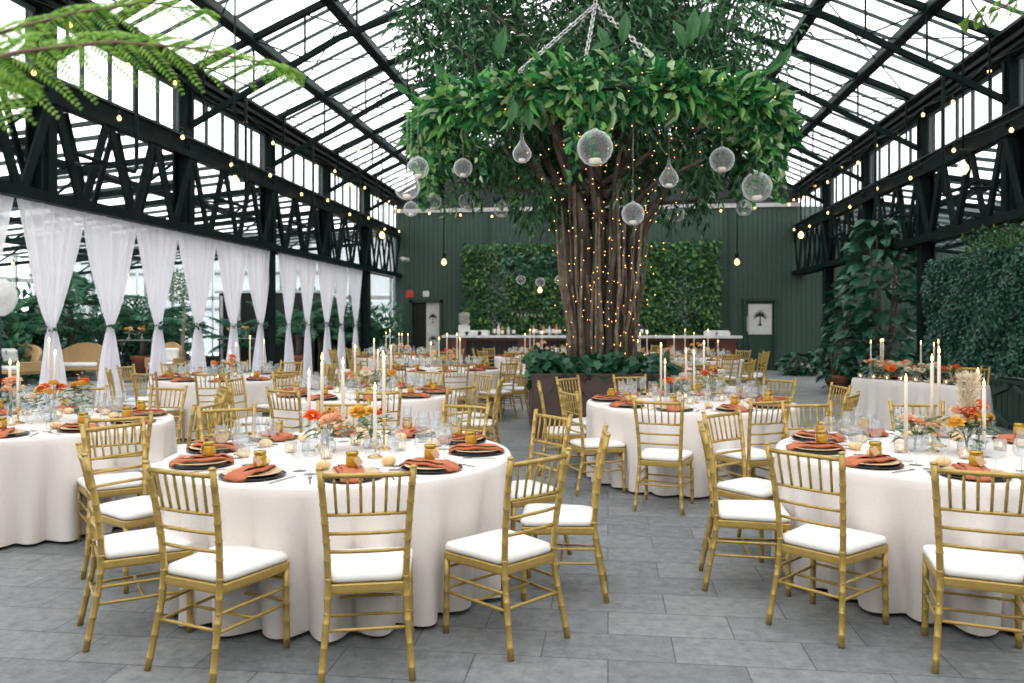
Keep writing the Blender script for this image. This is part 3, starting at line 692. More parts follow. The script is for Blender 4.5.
for (px, py, dx, dz, L) in ((498,60,.2,1,.42),(447,85,-.5,.9,.36),(515,100,-.2,-1,.34),(528,105,.05,-1,.34),(533,95,.5,-.8,.30),(608,52,-.4,1,.36),(622,45,.1,1,.40),(690,45,.1,1,.45),(697,40,.3,1,.42),(685,50,-.4,.9,.4),(765,75,.9,.9,.36),(777,70,.6,1,.36),(770,90,.9,.2,.3),(640,95,.3,-1,.26),(650,100,-.3,-1,.26),(590,50,.9,.3,.3),(717,110,.6,.4,.3),(410,95,-.8,.5,.3)):
    dd = 9.0 if 470 < px < 700 else 9.9; w_ = PY(px, py, dd); l_ = Matrix.Rotation(-YAW, 3, 'Z') @ (w_ - Vector((RC.x, RC.y, 0)))
    q = MB(); q.leaves([(0,0,0)], [(dx, -.3, dz)], [(0,-1,.3)], L*.9, L*.36, 0, 1); o = obj('paddle_leaf', q, M['paddle'], ch); o.location = l_
r = empty('fairy_light_string', 'string of tiny amber lights woven through the greenery of the big hoop', 'string lights', (RC.x, RC.y, 0), YAW, 'fairy lights on the fig tree')
random.seed(12); p = []
for i in range(90): a = 2*PI*i/90; q_ = RR+random.uniform(-.3,.34); p.append((q_*math.cos(a), q_*math.sin(a), RZ+random.uniform(-.3,.2)))
g = MB(); g.tube(p, .002, 3, cap=False); obj('wire', g, M['black'], r)
for v in p: o = obj('bulb', fb, None, r); o.location = v
# glass orbs with tealights, hung from the hoop on thin lines
def orb_mesh(kind):
    g = MB()
    if kind == 0: prof = [(1e-6,-1),(.30,-.955),(.6,-.8),(.86,-.5),(.99,-.1),(.97,.25),(.8,.6),(.5,.87),(.22,.98),(.12,1.08),(1e-6,1.12)]
    else: prof = [(1e-6,-1),(.35,-.95),(.7,-.72),(.92,-.35),(.95,0),(.75,.45),(.42,.9),(.2,1.3),(.13,1.75),(.17,1.9),(1e-6,1.95)]
    g.lathe(prof, 20); return g
tea = MB(); tea.lathe([(1e-6,0),(.02,0),(.021,.016),(.018,.018),(1e-6,.018)], 12)
def taper_mesh(): pass
orbs = [(595,148,36,0,8.9),(522,153,20,1,9.1),(463,168,19,0,9.8),(418,168,22,0,9.9),(407,187,26,0,9.8),(411,209,15,0,10.2),(433,202,17,0,11.9),(467,201,17,0,12.9),(502,209,17,0,13.4),(539,208,13,0,13.8),(590,212,12,1,13.9),
        (633,214,23,0,9.3),(676,214,17,0,13.6),(669,178,20,1,9.4),(708,202,15,0,13.0),(722,160,25,0,9.6),(757,187,30,0,9.9),(744,208,16,0,11.9)]
ol = ['largest clear glass orb hanging high at the front of the hoop','teardrop glass holder hanging before the paddle leaves at front','round glass orb hanging front of hoop between teardrop and orb cluster','top glass orb of the tight cluster at the hoop\'s curtain side',
 'wide glass orb in the middle of the cluster at the hoop\'s curtain side','small glass orb lowest of the cluster at the hoop\'s curtain side','glass orb just inside the cluster, before the rear wall','glass orb above the rear wall top, second past the cluster',
 'glass orb hung at the rear of the hoop before the living wall corner','small round orb at the rear of the hoop beside the branches','tiny teardrop holder hanging among the trunk branches','round orb hanging in front of the trunk roots',
 'orb behind the thin branch to the right of the trunks','teardrop glass holder hanging beneath the garland right of trunk','small orb at the branch tip near the rear wall','large orb tucked high in the garland toward the door side','biggest orb of the pair over the green door end of hoop','small orb hanging below the biggest orb at the door end']
om = [orb_mesh(0).mesh('glass_orb', M['orb']), orb_mesh(1).mesh('glass_orb', M['orb'])]
tm = None
for (px, py, dia, kd, dd), lb in zip(orbs, ol):
    rr = dia/2*dd/F; c = PY(px, py, dd)
    r = empty('glass_orb', lb, 'glass orb', c, 0, 'hanging glass orbs')
    o = obj('globe', om[kd], None, r); o.scale = (rr,)*3
    tz = rr*(1.1 if kd == 0 else 1.9); g = MB(); g.tube([(0,0,tz),(0,0,RZ-c.z)], .003, 4); obj('cord', g, M['chain'], r)
    t = MB(); t.lathe([(1e-6,0),(rr*.32,0),(rr*.34,rr*.3),(rr*.3,rr*.34),(1e-6,rr*.32)], 12); 
    o = obj('tealight', t, M['candle']); o.location = c + Vector((0,0,-rr*.93)); tag(o, 'tealight in the '+' '.join(lb.split()[:13]), 'tealight', 'tealights in the glass orbs')
# distant small chandelier seen beyond the tree
r = empty('hoop_chandelier', 'small distant leafy hoop with glass orbs before the living wall', 'chandelier', P(540, 19.5), YAW)
g = MB(); g.tube([(.8*math.cos(2*PI*i/24), .8*math.sin(2*PI*i/24), 2.95) for i in range(25)], .02, 5, cap=False); obj('hoop', g, M['black'], r)
q = MB(); n = 900; a = RS.rand(n)*2*PI; q.leaves(np.stack([np.cos(a)*.8, np.sin(a)*.8, 2.95+rnd(n)*.12],1)+rnd((n,3))*.14, unit(n)+[0,0,-.2], unit(n), .12, .09, 0, 2); tag(obj('garland', q, M['ivy'], r), kind='stuff')
for k, a in enumerate((-2.2,-1.6,-1.0)):
    g = MB(); g.sphere((.8*math.cos(a), .8*math.sin(a), 2.55-.06*(k % 2)), .11, 12, 8); obj('globe', g, M['orb'], r)
g = MB(); g.tube([(0,0,2.95),(0,0,8.0)], .006, 4); g.tube([(.8,0,2.95),(0,0,4)], .006, 4); g.tube([(-.8,0,2.95),(0,0,4)], .006, 4); obj('cord', g, M['black'], r)

# ------------------------------------------------------------------ curtains along the left side
cur = [(9.75-1.35,1.2),(9.75,1.15),(10.95,1.22),(12.24,1.1),(13.4,1.28),(14.8,1.12),(16.0,1.15),(17.5,1.0),(18.6,1.1),(19.9,1.08),(21.1,1.0),(22.3,1.0)]
cl = ['frontmost sheer white curtain, cut off at the photo edge','broad sheer white curtain hanging before the wicker daybed','broad sheer white curtain between the two wicker sofas','sheer white curtain over the black high table',
 'sheer white curtain between armchair and slim potted tree','sheer white curtain just past the slim potted tree','sheer white curtain directly before the black steel column','narrow curtain immediately behind the black steel column',
 'second curtain behind the black steel column','third curtain behind the black steel column','last but one curtain toward the green rear wall','last curtain, next to the rear glazed corner']
TIE = 1.5
for i, ((d0, wd), lb) in enumerate(zip(cur, cl)):
    yc = (d0+wd/2 - SA*7.14)/CA - .0
    r = empty('curtain', lb, 'curtain', (WL+.06, yc, 0), 0, 'tied sheer curtains')
    rsx = np.random.RandomState(40+i); NU, NV = 64, 30; V = []; Fc = []
    ph = rsx.rand(4)*6; ztop = 3.12
    for v in range(NV+1):
        z = ztop - (ztop-.02)*v/NV
        if z > TIE: t = (z-TIE)/(ztop-TIE); hw_ = .045 + (wd*.56-.045)*(t**.72); dep = .02+.05*t
        else: t = (TIE-z)/TIE; hw_ = .045 + (.27*wd)*(t**.75); dep = .03+.05*t
        fo = .5
        for u in range(NU+1):
            s_ = u/NU*2-1
            w_ = math.sin(s_*19+ph[0])*.6+math.sin(s_*31+ph[1]+v*.05)*.4+math.sin(s_*9+ph[2])*.3
            V.append((w_*dep + (0.03 if abs(z-TIE) < .1 else 0)*(1-abs(s_)), s_*hw_ + .012*math.sin(z*4+ph[3]+s_*3), z))
    for v in range(NV):
        for u in range(NU): a = v*(NU+1)+u; Fc.append((a, a+1, a+NU+2, a+NU+1))
    g = MB(); g.add(V, Fc, 0, True); obj('drape', g, M['sheer'], r)
    g = MB(); n = 46; a = rsx.rand(n)*2*PI; Pp = np.stack([np.cos(a)*.07, np.sin(a)*.075, TIE+rsx.normal(size=n)*.02], 1)
    g.leaves(Pp, np.stack([np.cos(a), np.sin(a), rsx.normal(size=n)*.6], 1), unit(n), .09, .045, 0, 1); obj('leaf_tie', g, M['ivy'], r)

# ------------------------------------------------------------------ ballroom chair
def chair_parts():
    G = {}
    def ring_profile(p, rr, rings):
        # polyline with bamboo nodes
        pts, rad = [], []
        p = [Vector(a) for a in p]
        seg = [(p[i+1]-p[i]).length for i in range(len(p)-1)]; L = sum(seg)
        def at(s):
            for i, l in enumerate(seg):
                if s <= l or i == len(seg)-1: return p[i].lerp(p[i+1], min(1, s/l)), i
                s -= l
        st = sorted([(x, 0) for x in [0]+[sum(seg[:i+1]) for i in range(len(seg))]] + [(L*q+dx, k) for q in rings for dx, k in ((-.007,0),(-.003,1),(.003,1),(.007,0))])
        for s, k in st:
            s = min(max(s, 0), L); c, _ = at(s); pts.append(c); rad.append(rr*(1.15 if k else 1))
        return pts, rad
    def bamboo(key, p, rr, rings, n=8):
        q = MB(); pts, rad = ring_profile(p, rr, rings); q.tube(pts, rad, n); G.setdefault(key, []).append(q); return q
    for s in (-1, 1):
        p = [(s*.195,-.265,0),(s*.183,-.235,.15),(s*.172,-.205,.30),(s*.168,-.195,.44),(s*.174,-.205,.58),(s*.186,-.232,.76),(s*.199,-.268,.930)]
        q = bamboo('rear_post', p, .0152, [.06,.16,.27,.38,.47,.56,.65,.74,.83,.92]); q.sphere((s*.1995,-.2695,.932), .0175, 8, 5, 0, .6)
        bamboo('leg', [(s*.200,.200,0),(s*.196,.195,.385)], .0155, [.12,.34,.55,.78])
    sf = MB()        # seat frame, rounded trapezoid ring
    def trap(wb, wf, yb, yf, z, rc=.05, n=5):
        c = [(-wb,yb),(wb,yb),(wf,yf),(-wf,yf)]; out = []
        for i in range(4):
            p0 = Vector(c[i-1]); p1 = Vector(c[i]); p2 = Vector(c[(i+1)%4]); a = p1+(p0-p1).normalized()*rc; b = p1+(p2-p1).normalized()*rc
            for k in range(n+1): t = k/n; q = a*(1-t)**2 + p1*2*t*(1-t) + b*t*t; out.append((q.x, q.y, z))
        return out
    def loft(q, rings, cap=True, mi=0, smooth=False):
        n = len(rings[0]); V = [v for r in rings for v in r]; Fc = []
        for i in range(len(rings)-1):
            for k in range(n): j = (k+1)%n; Fc.append((i*n+k, i*n+j, (i+1)*n+j, (i+1)*n+k))
        if cap: Fc.append(tuple(range(n-1,-1,-1))); Fc.append(tuple((len(rings)-1)*n+k for k in range(n)))
        q.add(V, Fc, mi, smooth)
    loft(sf, [trap(.178,.208,-.20,.21,.370,.02),trap(.182,.213,-.203,.214,0.381,.02),trap(.182,.213,-.203,.214,0.408,.02),trap(.178,.208,-.20,.21,0.413,.02)]); G['seat_frame'] = [sf]
    cu = MB()
    loft(cu, [trap(.168,.203,-.185,.205,0.414,.05),trap(.180,.215,-.195,.218,0.422,.06),trap(.182,.218,-.197,.221,0.436,.06),trap(.176,.212,-.19,.214,0.451,.06),trap(.15,.185,-.165,.185,0.460,.06),trap(.08,.10,-.09,.10,0.466,.04)], True, 0, True); G['cushion'] = [cu]
    def xy(z):   # post position at height
        pp = [(.168,-.195,.44),(.174,-.205,.58),(.186,-.232,.76),(.199,-.268,.930)]
        for a, b in zip(pp, pp[1:]):
            if z <= b[2]: t = (z-a[2])/(b[2]-a[2]); return a[0]+(b[0]-a[0])*t, a[1]+(b[1]-a[1])*t
    def rail(key, z, rr=.009, n=6, sag=.012):
        x, y = xy(z); bamboo(key, [(-x,y,z),(-x*.5,y-sag*.75,z),(0,y-sag,z),(x*.5,y-sag*.75,z),(x,y,z)], rr, [.25,.5,.75] if n else [], 6)
    rail('top_rail', .900, .0125); rail('back_rail', .725); rail('back_rail', .640); rail('back_rail', .558)
    xt, yt = xy(.900); xb, yb = xy(.725)
    for k in range(6):
        f = (k-2.5)/3.5; bamboo('spindle', [(xb*f, yb-.010*(1-f*f), .725), (xt*f, yt-.010*(1-f*f), .900)], .0068, [.35,.7], 6)
    for z in (.21, .29):
        for s in (-1, 1): bamboo('stretcher', [(s*.178,-.222,z),(s*.197,.197,z)], .0078, [.2,.4,.6,.8], 6)
    for z in (.225,.33): bamboo('stretcher', [(-.197,.197,z),(.197,.197,z)], .0078, [.2,.5,.8], 6)
    bamboo('stretcher', [(-.178,-.220,.22),(.178,-.220,.22)], .0085, [.25,.5,.75], 6)
    bamboo('stretcher', [(-.187,-.01,.21),(.187,-.01,.21)], .0078, [.3,.6], 6)
    return G
GP = chair_parts()
full = empty('ballroom_chair', 'x', 'chair', (0,0,0))
for key, L in GP.items():
    for q in L: obj(key, q, M['cushion'] if key == 'cushion' else M['gold'], full)
allm = MB()
for key, L in GP.items():
    for q in L: allm.add(np.concatenate(q.v), q.f, 1 if key == 'cushion' else 0, key == 'cushion')
simple_me = allm.mesh('ballroom_chair', [M['gold'], M['cushion']])
reg(full)
def clockname(th):
    h = round((90-math.degrees(th))/30) % 12; h = 12 if h == 0 else h
    return {1:'one',2:'two',3:'three',4:'four',5:'five',6:'six',7:'seven',8:'eight',9:'nine',10:'ten',11:"eleven",12:'twelve'}[h] + " o'clock"
# tables: name, across, ahead, detail level
SEATS = [math.radians(a) for a in (-76,-40,-4,32,68,104,140,176,212,248)]
T = [('front middle', -1.035, 4.90, 3), ('front right', 2.70, 4.90, 3), ('planter-side', 1.78, 8.0, 3), ('left-edge', -3.82, 6.40, 3), ('second-row middle', -1.65, 9.0, 2), ('curtain-side', -4.10, 11.5, 2),
     ('third-row middle', -1.22, 13.6, 1), ('behind-planter', 2.57, 13.7, 1), ('bar-front', .62, 18.6, 1), ('farthest left-hand', -2.65, 18.4, 1), ('green-door', 3.95, 17.3, 1), ('behind-trunk', 2.65, 21.0, 1)]
over = {0: [(.40,-1.44),(1.02,-1.06),(1.56,.08),(1.33,.84),(.62,1.32),(-.2,1.38),(-1.15,1.22),(-1.52,.2),(-1.17,-.80),(-.48,-1.32)],
        1: [(.36,-1.42),(1.1,-.95),(1.5,-.1),(1.25,.8),(.5,1.35),(-.37,1.38),(-1.17,1.0),(-1.52,.12),(-1.20,-.80),(-.60,-1.28)],
        2: [(.42,-1.30),(1.2,-.85),(1.48,.05),(1.22,.95),(.5,1.4),(-.38,1.42),(-1.12,1.15),(-1.48,.42),(-1.23,-.45),(-.56,-1.32)],
        3: [(.5,-1.36),(1.04,-.72),(1.42,-.1),(1.22,.8),(.44,1.42),(-.38,1.46),(-1.17,.9),(-1.45,.1),(-1.15,-.9),(-.4,-1.4)]}
EX = {(0,0):(-.625,3.45,99),(0,9):(-1.457,3.50,65),(0,8):(-2.12,3.95,32),(0,7):(-2.50,5.02,-33),(0,1):(.135,3.82,134),(0,2):(.545,4.64,175),(0,3):(.28,5.53,214),(0,4):(-.36,6.22,-116),(0,5):(-1.34,6.36,-85),(0,6):(-2.13,5.98,-60),
      (1,8):(1.45,3.98,41),(1,9):(2.06,3.48,67),(1,7):(1.15,4.83,-10),(1,6):(1.49,5.68,-52),(1,5):(2.32,6.30,-84),(1,4):(3.2,6.33,-96),
      (2,9):(1.19,6.52,68),(2,0):(2.12,6.55,112),(2,8):(.52,7.35,18),(2,7):(.28,8.3,-2),(2,6):(.64,9.2,-42),
      (3,1):(-2.66,5.42,124),(3,0):(-3.40,4.98,112),(3,9):(-3.84,5.1,62),(3,2):(-2.38,6.25,172),(3,3):(-2.62,7.2,208),(4,0):(-1.23,7.4,98),(4,9):(-2.18,7.6,62)}
random.seed(21)
near_f, near_s = None, None
so = None
for ti, (tn, tr, td, lv) in enumerate(T):
    for si, th in enumerate(SEATS):
        if ti in over: dx, dy = over[ti][si]
        else: dx, dy = 1.46*math.cos(th)+random.uniform(-.04,.04), 1.46*math.sin(th)+random.uniform(-.04,.04)
        k_ = max(1, 1.53/math.hypot(dx, dy)); dx *= k_; dy *= k_
        ang = math.atan2(-dy, -dx)             # looking toward the table
        if (ti, si) in EX: ex = EX[(ti, si)]; dx, dy = ex[0]-tr, ex[1]-td; ang = math.radians(ex[2])
        if (ti, si) == (3, 0): continue
        # the reference is the back: seat centre lies .24 toward the table
        bx, by = tr+dx, td+dy
        cx, cy = bx + math.cos(ang)*.265, by + math.sin(ang)*.265
        pxx = 512 + F*cx/max(cy, .5)
        if pxx < -40 or pxx > 1090: continue
        if ti == 1 and si in (2, 3, 1, 0): continue
        loc = W(cx, cy); rz = YAW + ang - PI/2 + (0 if (ti, si) in EX else random.uniform(-.06, .06))
        lab = 'gold ballroom chair at the %s side of the %s table' % (clockname(th), tn)
        if ti == 0: lab = {0:'gold ballroom chair in front centre, back to viewer, before the nearest round table',1:'gold ballroom chair turned aside at front right of nearest round table',2:'gold ballroom chair seen edge-on at the right of the nearest round table',
            3:'gold ballroom chair behind the edge-on one at right of nearest table',8:'gold ballroom chair seen nearly edge-on at left of the nearest round table',9:'gold ballroom chair with back to viewer at front left of nearest table'}.get(si, lab)
        if lv == 3 or ti == 4: place(full, loc, rz, lab, 'gold chairs around the round tables')
        else:
            o = bpy.data.objects.new('ballroom_chair', simple_me); link(o); o.location = loc; o.rotation_euler.z = rz; tag(o, lab, 'chair', 'gold chairs around the round tables')

# ------------------------------------------------------------------ cloths
R = 1.03; TH = .76
def round_cloth(seed, hi=True):
    rs = np.random.RandomState(seed); g = MB(); n = 240 if hi else 100
    nf = 25; phs = np.cumsum(.75+.5*rs.rand(nf)); phs = phs/phs[-1]*2*PI; amp = .55+.6*rs.rand(nf)
    def wave(a):
        # rounded scallops of uneven width
        k = np.searchsorted(phs, a % (2*PI)); k = min(k, nf-1); lo = phs[k-1] if k else 0; t = ((a % (2*PI))-lo)/(phs[k]-lo)
        return amp[k]*math.sin(PI*t)**.9
    wv = [wave(2*PI*k/n+.001) for k in range(n)]
    rings = [(0.0, TH, 0)] ; V = [(0,0,TH)]; prof = [(.5,TH,0),(R-.03,TH,0),(R-.008,TH-.004,0),(R,TH-.018,0),(R+.004,TH-.06,.05)]
    for j in range(1, 11):
        t = j/10; prof.append((R+.004-.012*t, TH-.06-(TH-.085)*t, .05+.95*t**.9))
    for (r, z, k) in prof:
        for i in range(n):
            a = 2*PI*i/n; rr = r + (wv[i]-.72)*.150*k; V.append((rr*math.cos(a), rr*math.sin(a), max(z, .008)))
    Fc = [(0, 1+i, 1+(i+1)%n) for i in range(n)]
    for q in range(len(prof)-1):
        for i in range(n): j = (i+1)%n; Fc.append((1+q*n+i, 1+(q+1)*n+i, 1+(q+1)*n+j, 1+q*n+j))
    g.add(V, Fc, 0, True); return g
CL = {0:'nearest round table, front centre',1:'nearest round table on the right',2:'round table to the right of the brown planter',3:'round table cut off at the left edge',4:'second-row middle round table',5:'round table beside the middle curtains',
      6:'third-row middle round table',7:'round table just behind the brown planter',8:'far round table before the bar, left of the planter',9:'farthest left round table near the dark doorway',10:'far right round table near the green door',11:'far round table behind the fig trunks'}
cm = [round_cloth(50+i, i < 4) for i in range(6)]; cme = [c.mesh('tablecloth', M['cloth']) for c in cm]
for ti, (tn, tr, td, lv) in enumerate(T):
    o = obj('tablecloth', cme[ti if ti < 4 else 4+ti % 2], None, None, W(tr, td), YAW + ti*.7); tag(o, 'floor-length blush white cloth covering the '+CL[ti], 'tablecloth', 'cloths on the round tables')
# head table: rectangular, angled in front of the hedge
_a, _b = P(852, 11.5), P(964, 9.95); ha, hb = Vector((_a.x, _a.y)), Vector((_b.x, _b.y)); hd_ = (hb-ha); HL = hd_.length; ht = hd_.normalized(); hn = Vector((-ht.y, ht.x));
if hn.x < 0: hn = -hn
HD = .50; hc = (ha+hb)/2 + hn*HD/2; hz = math.atan2(ht.y, ht.x)
g = MB(); n = 200; pts = []; rc = .03
per = []
x, y = HL/2, HD/2
def perim(s):
    Lp = 2*(HL+HD); s = s % Lp
    if s < HL: return (-x+s, -y, 0, -1)
    s -= HL
    if s < HD: return (x, -y+s, 1, 0)
    s -= HD
    if s < HL: return (x-s, y, 0, 1)
    s -= HL; return (-x, y-s, -1, 0)
V = [(0,0,TH)]; prof = [(-.2,TH,0),(-.01,TH,0),(0,TH-.01,0)]+[(.004+.07*t, TH-.02-(TH-.03)*t, t) for t in (.1,.3,.5,.7,.85,1)]
for (o_, z, k) in prof:
    for i in range(n):
        a, b, nx, ny = perim(2*(HL+HD)*i/n); w_ = (math.sin(i*.55)+.6*math.sin(i*.9+1))*.022*k + o_
        cxn = a/ x; cyn = b/ y; V.append((a+ (nx*w_ if nx else (o_*cxn if abs(cxn) > .97 else 0)), b+(ny*w_ if ny else (o_*cyn if abs(cyn) > .97 else 0)), max(z,.008)))
Fc = [(0, 1+i, 1+(i+1)%n) for i in range(n)]
for q_ in range(len(prof)-1):
    for i in range(n): j = (i+1)%n; Fc.append((1+q_*n+i, 1+(q_+1)*n+i, 1+(q_+1)*n+j, 1+q_*n+j))
g.add(V, Fc, 0, True)
o = obj('tablecloth', g, M['cloth'], None, (hc.x, hc.y, 0), hz); tag(o, 'long blush white cloth over the rectangular head table before the hedge', 'tablecloth')
for k, (px, dd, lb) in enumerate(((961, 11.25, 'gold ballroom chair behind the head table, against the hedge'), (970, 10.95, 'gold ballroom chair behind the near end of the head table'))):
    c = P(px, dd); place(full, (c.x, c.y, 0), math.atan2(hc.y-c.y, hc.x-c.x)-PI/2 + (.35 if k == 0 else .75), lb, 'gold chairs at the head table')

# ------------------------------------------------------------------ table settings (prototypes)
def single(name, mb, mt): return mb.mesh(name, mt)
g = MB(); g.lathe([(1e-6,.0),(.11,0),(.165,.010),(.168,.013),(.165,.015),(.11,.006),(1e-6,.006)], 40); me_charger = single('charger_plate', g, M['black_plate'])
g = MB(); g.lathe([(1e-6,0),(.09,0),(.145,.013),(.148,.016),(.144,.018),(.09,.007),(1e-6,.007)], 40); me_plate = single('dinner_plate', g, M['amber_plate'])
g = MB()
V = []; NXn, NYn = 16, 6
for layer, (z0, sh) in enumerate(((0,0),(.008,.006))):
    pass
def napkin():
    g = MB(); nx, ny = 22, 7; Vt = []; 
    for lay, zz in ((0, .012), (1, 0)):
        for j in range(ny+1):
            for i in range(nx+1):
                u = i/nx*2-1; v = j/ny*2-1; x = u*.172*(1-.06*abs(v)); y = v*.064*(1+.12*u)
                dr = -.022*max(0, abs(u)-.72)/.28
                Vt.append((x, y+.012*u*u, zz + dr + .0035*math.sin(u*7+v*2)+.002*math.sin(v*6)))
    Fc = []; m0 = (nx+1)*(ny+1)
    for j in range(ny):
        for i in range(nx):
            a = j*(nx+1)+i; Fc.append((a, a+1, a+nx+2, a+nx+1)); Fc.append((m0+a+nx+1, m0+a+nx+2, m0+a+1, m0+a))
    for i in range(nx): a = i; Fc.append((m0+a, m0+a+1, a+1, a)); a = ny*(nx+1)+i; Fc.append((a, a+1, m0+a+1, m0+a))
    for j in range(ny): a = j*(nx+1); b = a+nx+1; Fc.append((a, b, m0+b, m0+a)); a += nx; b += nx; Fc.append((b, a, m0+a, m0+b))
    g.add(Vt, Fc, 0, True); g.add(np.array(Vt[:m0])*[.97,.5,1]+[.004,.016,.008], [f for f in Fc if max(f) < m0], 0, True); return g
me_napkin = single('napkin', napkin(), M['napkin'])
jar = empty('honey_jar', 'x', 'jar', (0,0,0))
g = MB(); g.lathe([(1e-6,0),(.026,0),(.031,.005),(.031,.04),(.027,.050),(.024,.054),(1e-6,.054)], 8); 
jb = obj('jar_body', g, M['honey'], jar)
g = MB(); g.lathe([(1e-6,.052),(.0275,.052),(.029,.056),(.029,.066),(.027,.069),(1e-6,.069)], 16); obj('lid', g, M['lid'], jar)
g = MB(); g.box((0,0,0), (.032,.0015,.042)); V_ = np.array(g.v[0]); V_ = V_ @ np.array([[.8,.0,.6],[0,1,0],[-.6,0,.8]]); g.v[0] = V_ + np.array([.014,-.034,.028]); obj('tag', g, M['tag'], jb)
jm = MB()
jm.lathe([(1e-6,0),(.030,0),(.031,.05),(.024,.054),(1e-6,.054)], 8, mi=0); jm.lathe([(1e-6,.052),(.029,.052),(.029,.069),(1e-6,.069)], 10, mi=1); me_jar = jm.mesh('honey_jar', [M['honey'], M['lid']])
def roll_mesh():
    g = MB(); g.sphere((0,0,.026), .042, 16, 10, 0, .66); return g.mesh('bread_roll', M['roll'])
me_roll = roll_mesh()
def glass_mesh(name, prof, n=20): g = MB(); g.lathe(prof, n); return g.mesh(name, M['glass'])
me_wine = glass_mesh('wine_glass', [(.034,0),(.033,.003),(.006,.006),(.0045,.02),(.0045,.075),(.010,.082),(.034,.10),(.043,.125),(.042,.15),(.034,.19),(.0335,.19),(.041,.15),(.042,.125),(.033,.102),(1e-6,.086)])
me_flute = glass_mesh('champagne_flute', [(.030,0),(.029,.003),(.005,.006),(.004,.02),(.004,.075),(.012,.085),(.024,.12),(.027,.16),(.024,.225),(.0235,.225),(.026,.16),(.023,.12),(1e-6,.09)])
me_water = glass_mesh('water_goblet', [(.036,0),(.035,.003),(.006,.006),(.0045,.02),(.0045,.055),(.012,.062),(.042,.082),(.052,.11),(.050,.14),(.041,.165),(.0405,.165),(.049,.14),(.051,.11),(.041,.084),(1e-6,.066)])
def fork():
    g = MB(); g.box((0,-.05,.0015),(.008,.11,.003)); g.box((0,.02,.002),(.006,.05,.003)); g.box((0,.05,.003),(.022,.02,.003))
    for k in range(4): g.box((-.0085+k*.0057,.075,.003),(.003,.035,.0025))
    return g.mesh('fork', M['cutlery'])
def knife():
    g = MB(); g.box((0,-.055,.0025),(.010,.10,.005)); g.add([(-.007,-.005,0),(.007,-.005,0),(.009,.07,0),(.002,.11,0),(-.007,.10,0),(-.007,-.005,.003),(.007,-.005,.003),(.009,.07,.003),(.002,.11,.003),(-.007,.10,.003)],[(4,3,2,1,0),(5,6,7,8,9),(0,1,6,5),(1,2,7,6),(2,3,8,7),(3,4,9,8),(4,0,5,9)])
    return g.mesh('knife', M['cutlery'])
me_fork, me_knife = fork(), knife()
reg(jar)
def put(name, me, loc, rz, label, cat, group):
    o = bpy.data.objects.new(name, me); link(o); o.location = loc; o.rotation_euler.z = rz; return tag(o, label, cat, group)
random.seed(33)
for ti, (tn, tr, td, lv) in enumerate(T):
    for si, th in enumerate(SEATS):
        if ti in over: dx, dy = over[ti][si]; th2 = math.atan2(dy, dx)*.5 + th*.5 if abs(math.atan2(dy, dx)-th) < 1 else th
        else: th2 = th
        def at(rad, off, z=TH): 
            v = (tr + rad*math.cos(th2) - off*math.sin(th2), td + rad*math.sin(th2) + off*math.cos(th2)); return W(v[0], v[1], z)
        c = at(.82, 0)
        pxx = 512 + F*(tr+.82*math.cos(th2))/(td+.82*math.sin(th2))
        if pxx < -30 or pxx > 1060: continue
        rz = YAW + th2 + PI/2       # +y of local = away from the diner toward the table middle
        wh = "the %s setting on the %s table" % (clockname(th), tn); G = lambda k: '%s on the round tables' % k
        put('charger_plate', me_charger, c, 0, 'black charger plate at '+wh, 'plate', G('black charger plates'))
        if lv >= 2: put('dinner_plate', me_plate, c+Vector((0,0,.0125)), 0, 'ivory and gold plate at '+wh, 'plate', G('ivory gold plates'))
        put('napkin', me_napkin, c+Vector((0,0,.032 if lv >= 2 else .02)), rz+PI/2+random.uniform(-.25,.25), 'folded burnt orange napkin at '+wh, 'napkin', G('orange napkins'))
        jl = at(.78, random.uniform(-.03,.03), TH+.051 if lv >= 2 else TH+.04)
        if lv >= 2:
            place(jar, jl, rz+random.uniform(-.6,.6), 'small honey jar with gold lid at '+wh, G('honey jars'), 1.12)
        else: o = put('honey_jar', me_jar, jl, rz, 'small amber honey jar at '+wh, 'jar', G('honey jars')); o.scale = (1.1,)*3
        if lv >= 2:
            put('fork', me_fork, at(.86,-.215,TH+.001), rz+random.uniform(-.05,.05)+PI, 'steel fork at '+wh, 'fork', G('forks')) if False else put('fork', me_fork, at(.84,-.205,TH+.001), YAW+th2+PI/2, 'steel fork at '+wh, 'fork', G('forks'))
            put('knife', me_knife, at(.84,.205,TH+.001), YAW+th2+PI/2, 'steel knife at '+wh, 'knife', G('knives'))
            if lv == 3: put('bread_roll', me_roll, at(.56,random.uniform(-.16,-.05),TH+.001), random.random()*3, 'round golden bread roll by '+wh, 'bread roll', G('bread rolls'))
        put('water_goblet', me_water, at(.60,.13,TH), 0, 'wide stemmed water goblet at '+wh, 'glass', G('water goblets'))
        put('wine_glass', me_wine, at(.66,.24,TH), 0, 'stemmed wine glass at '+wh, 'glass', G('wine glasses'))
        put('champagne_flute', me_flute, at(.55,.26,TH), 0, 'slim champagne flute at '+wh, 'glass', G('champagne flutes'))

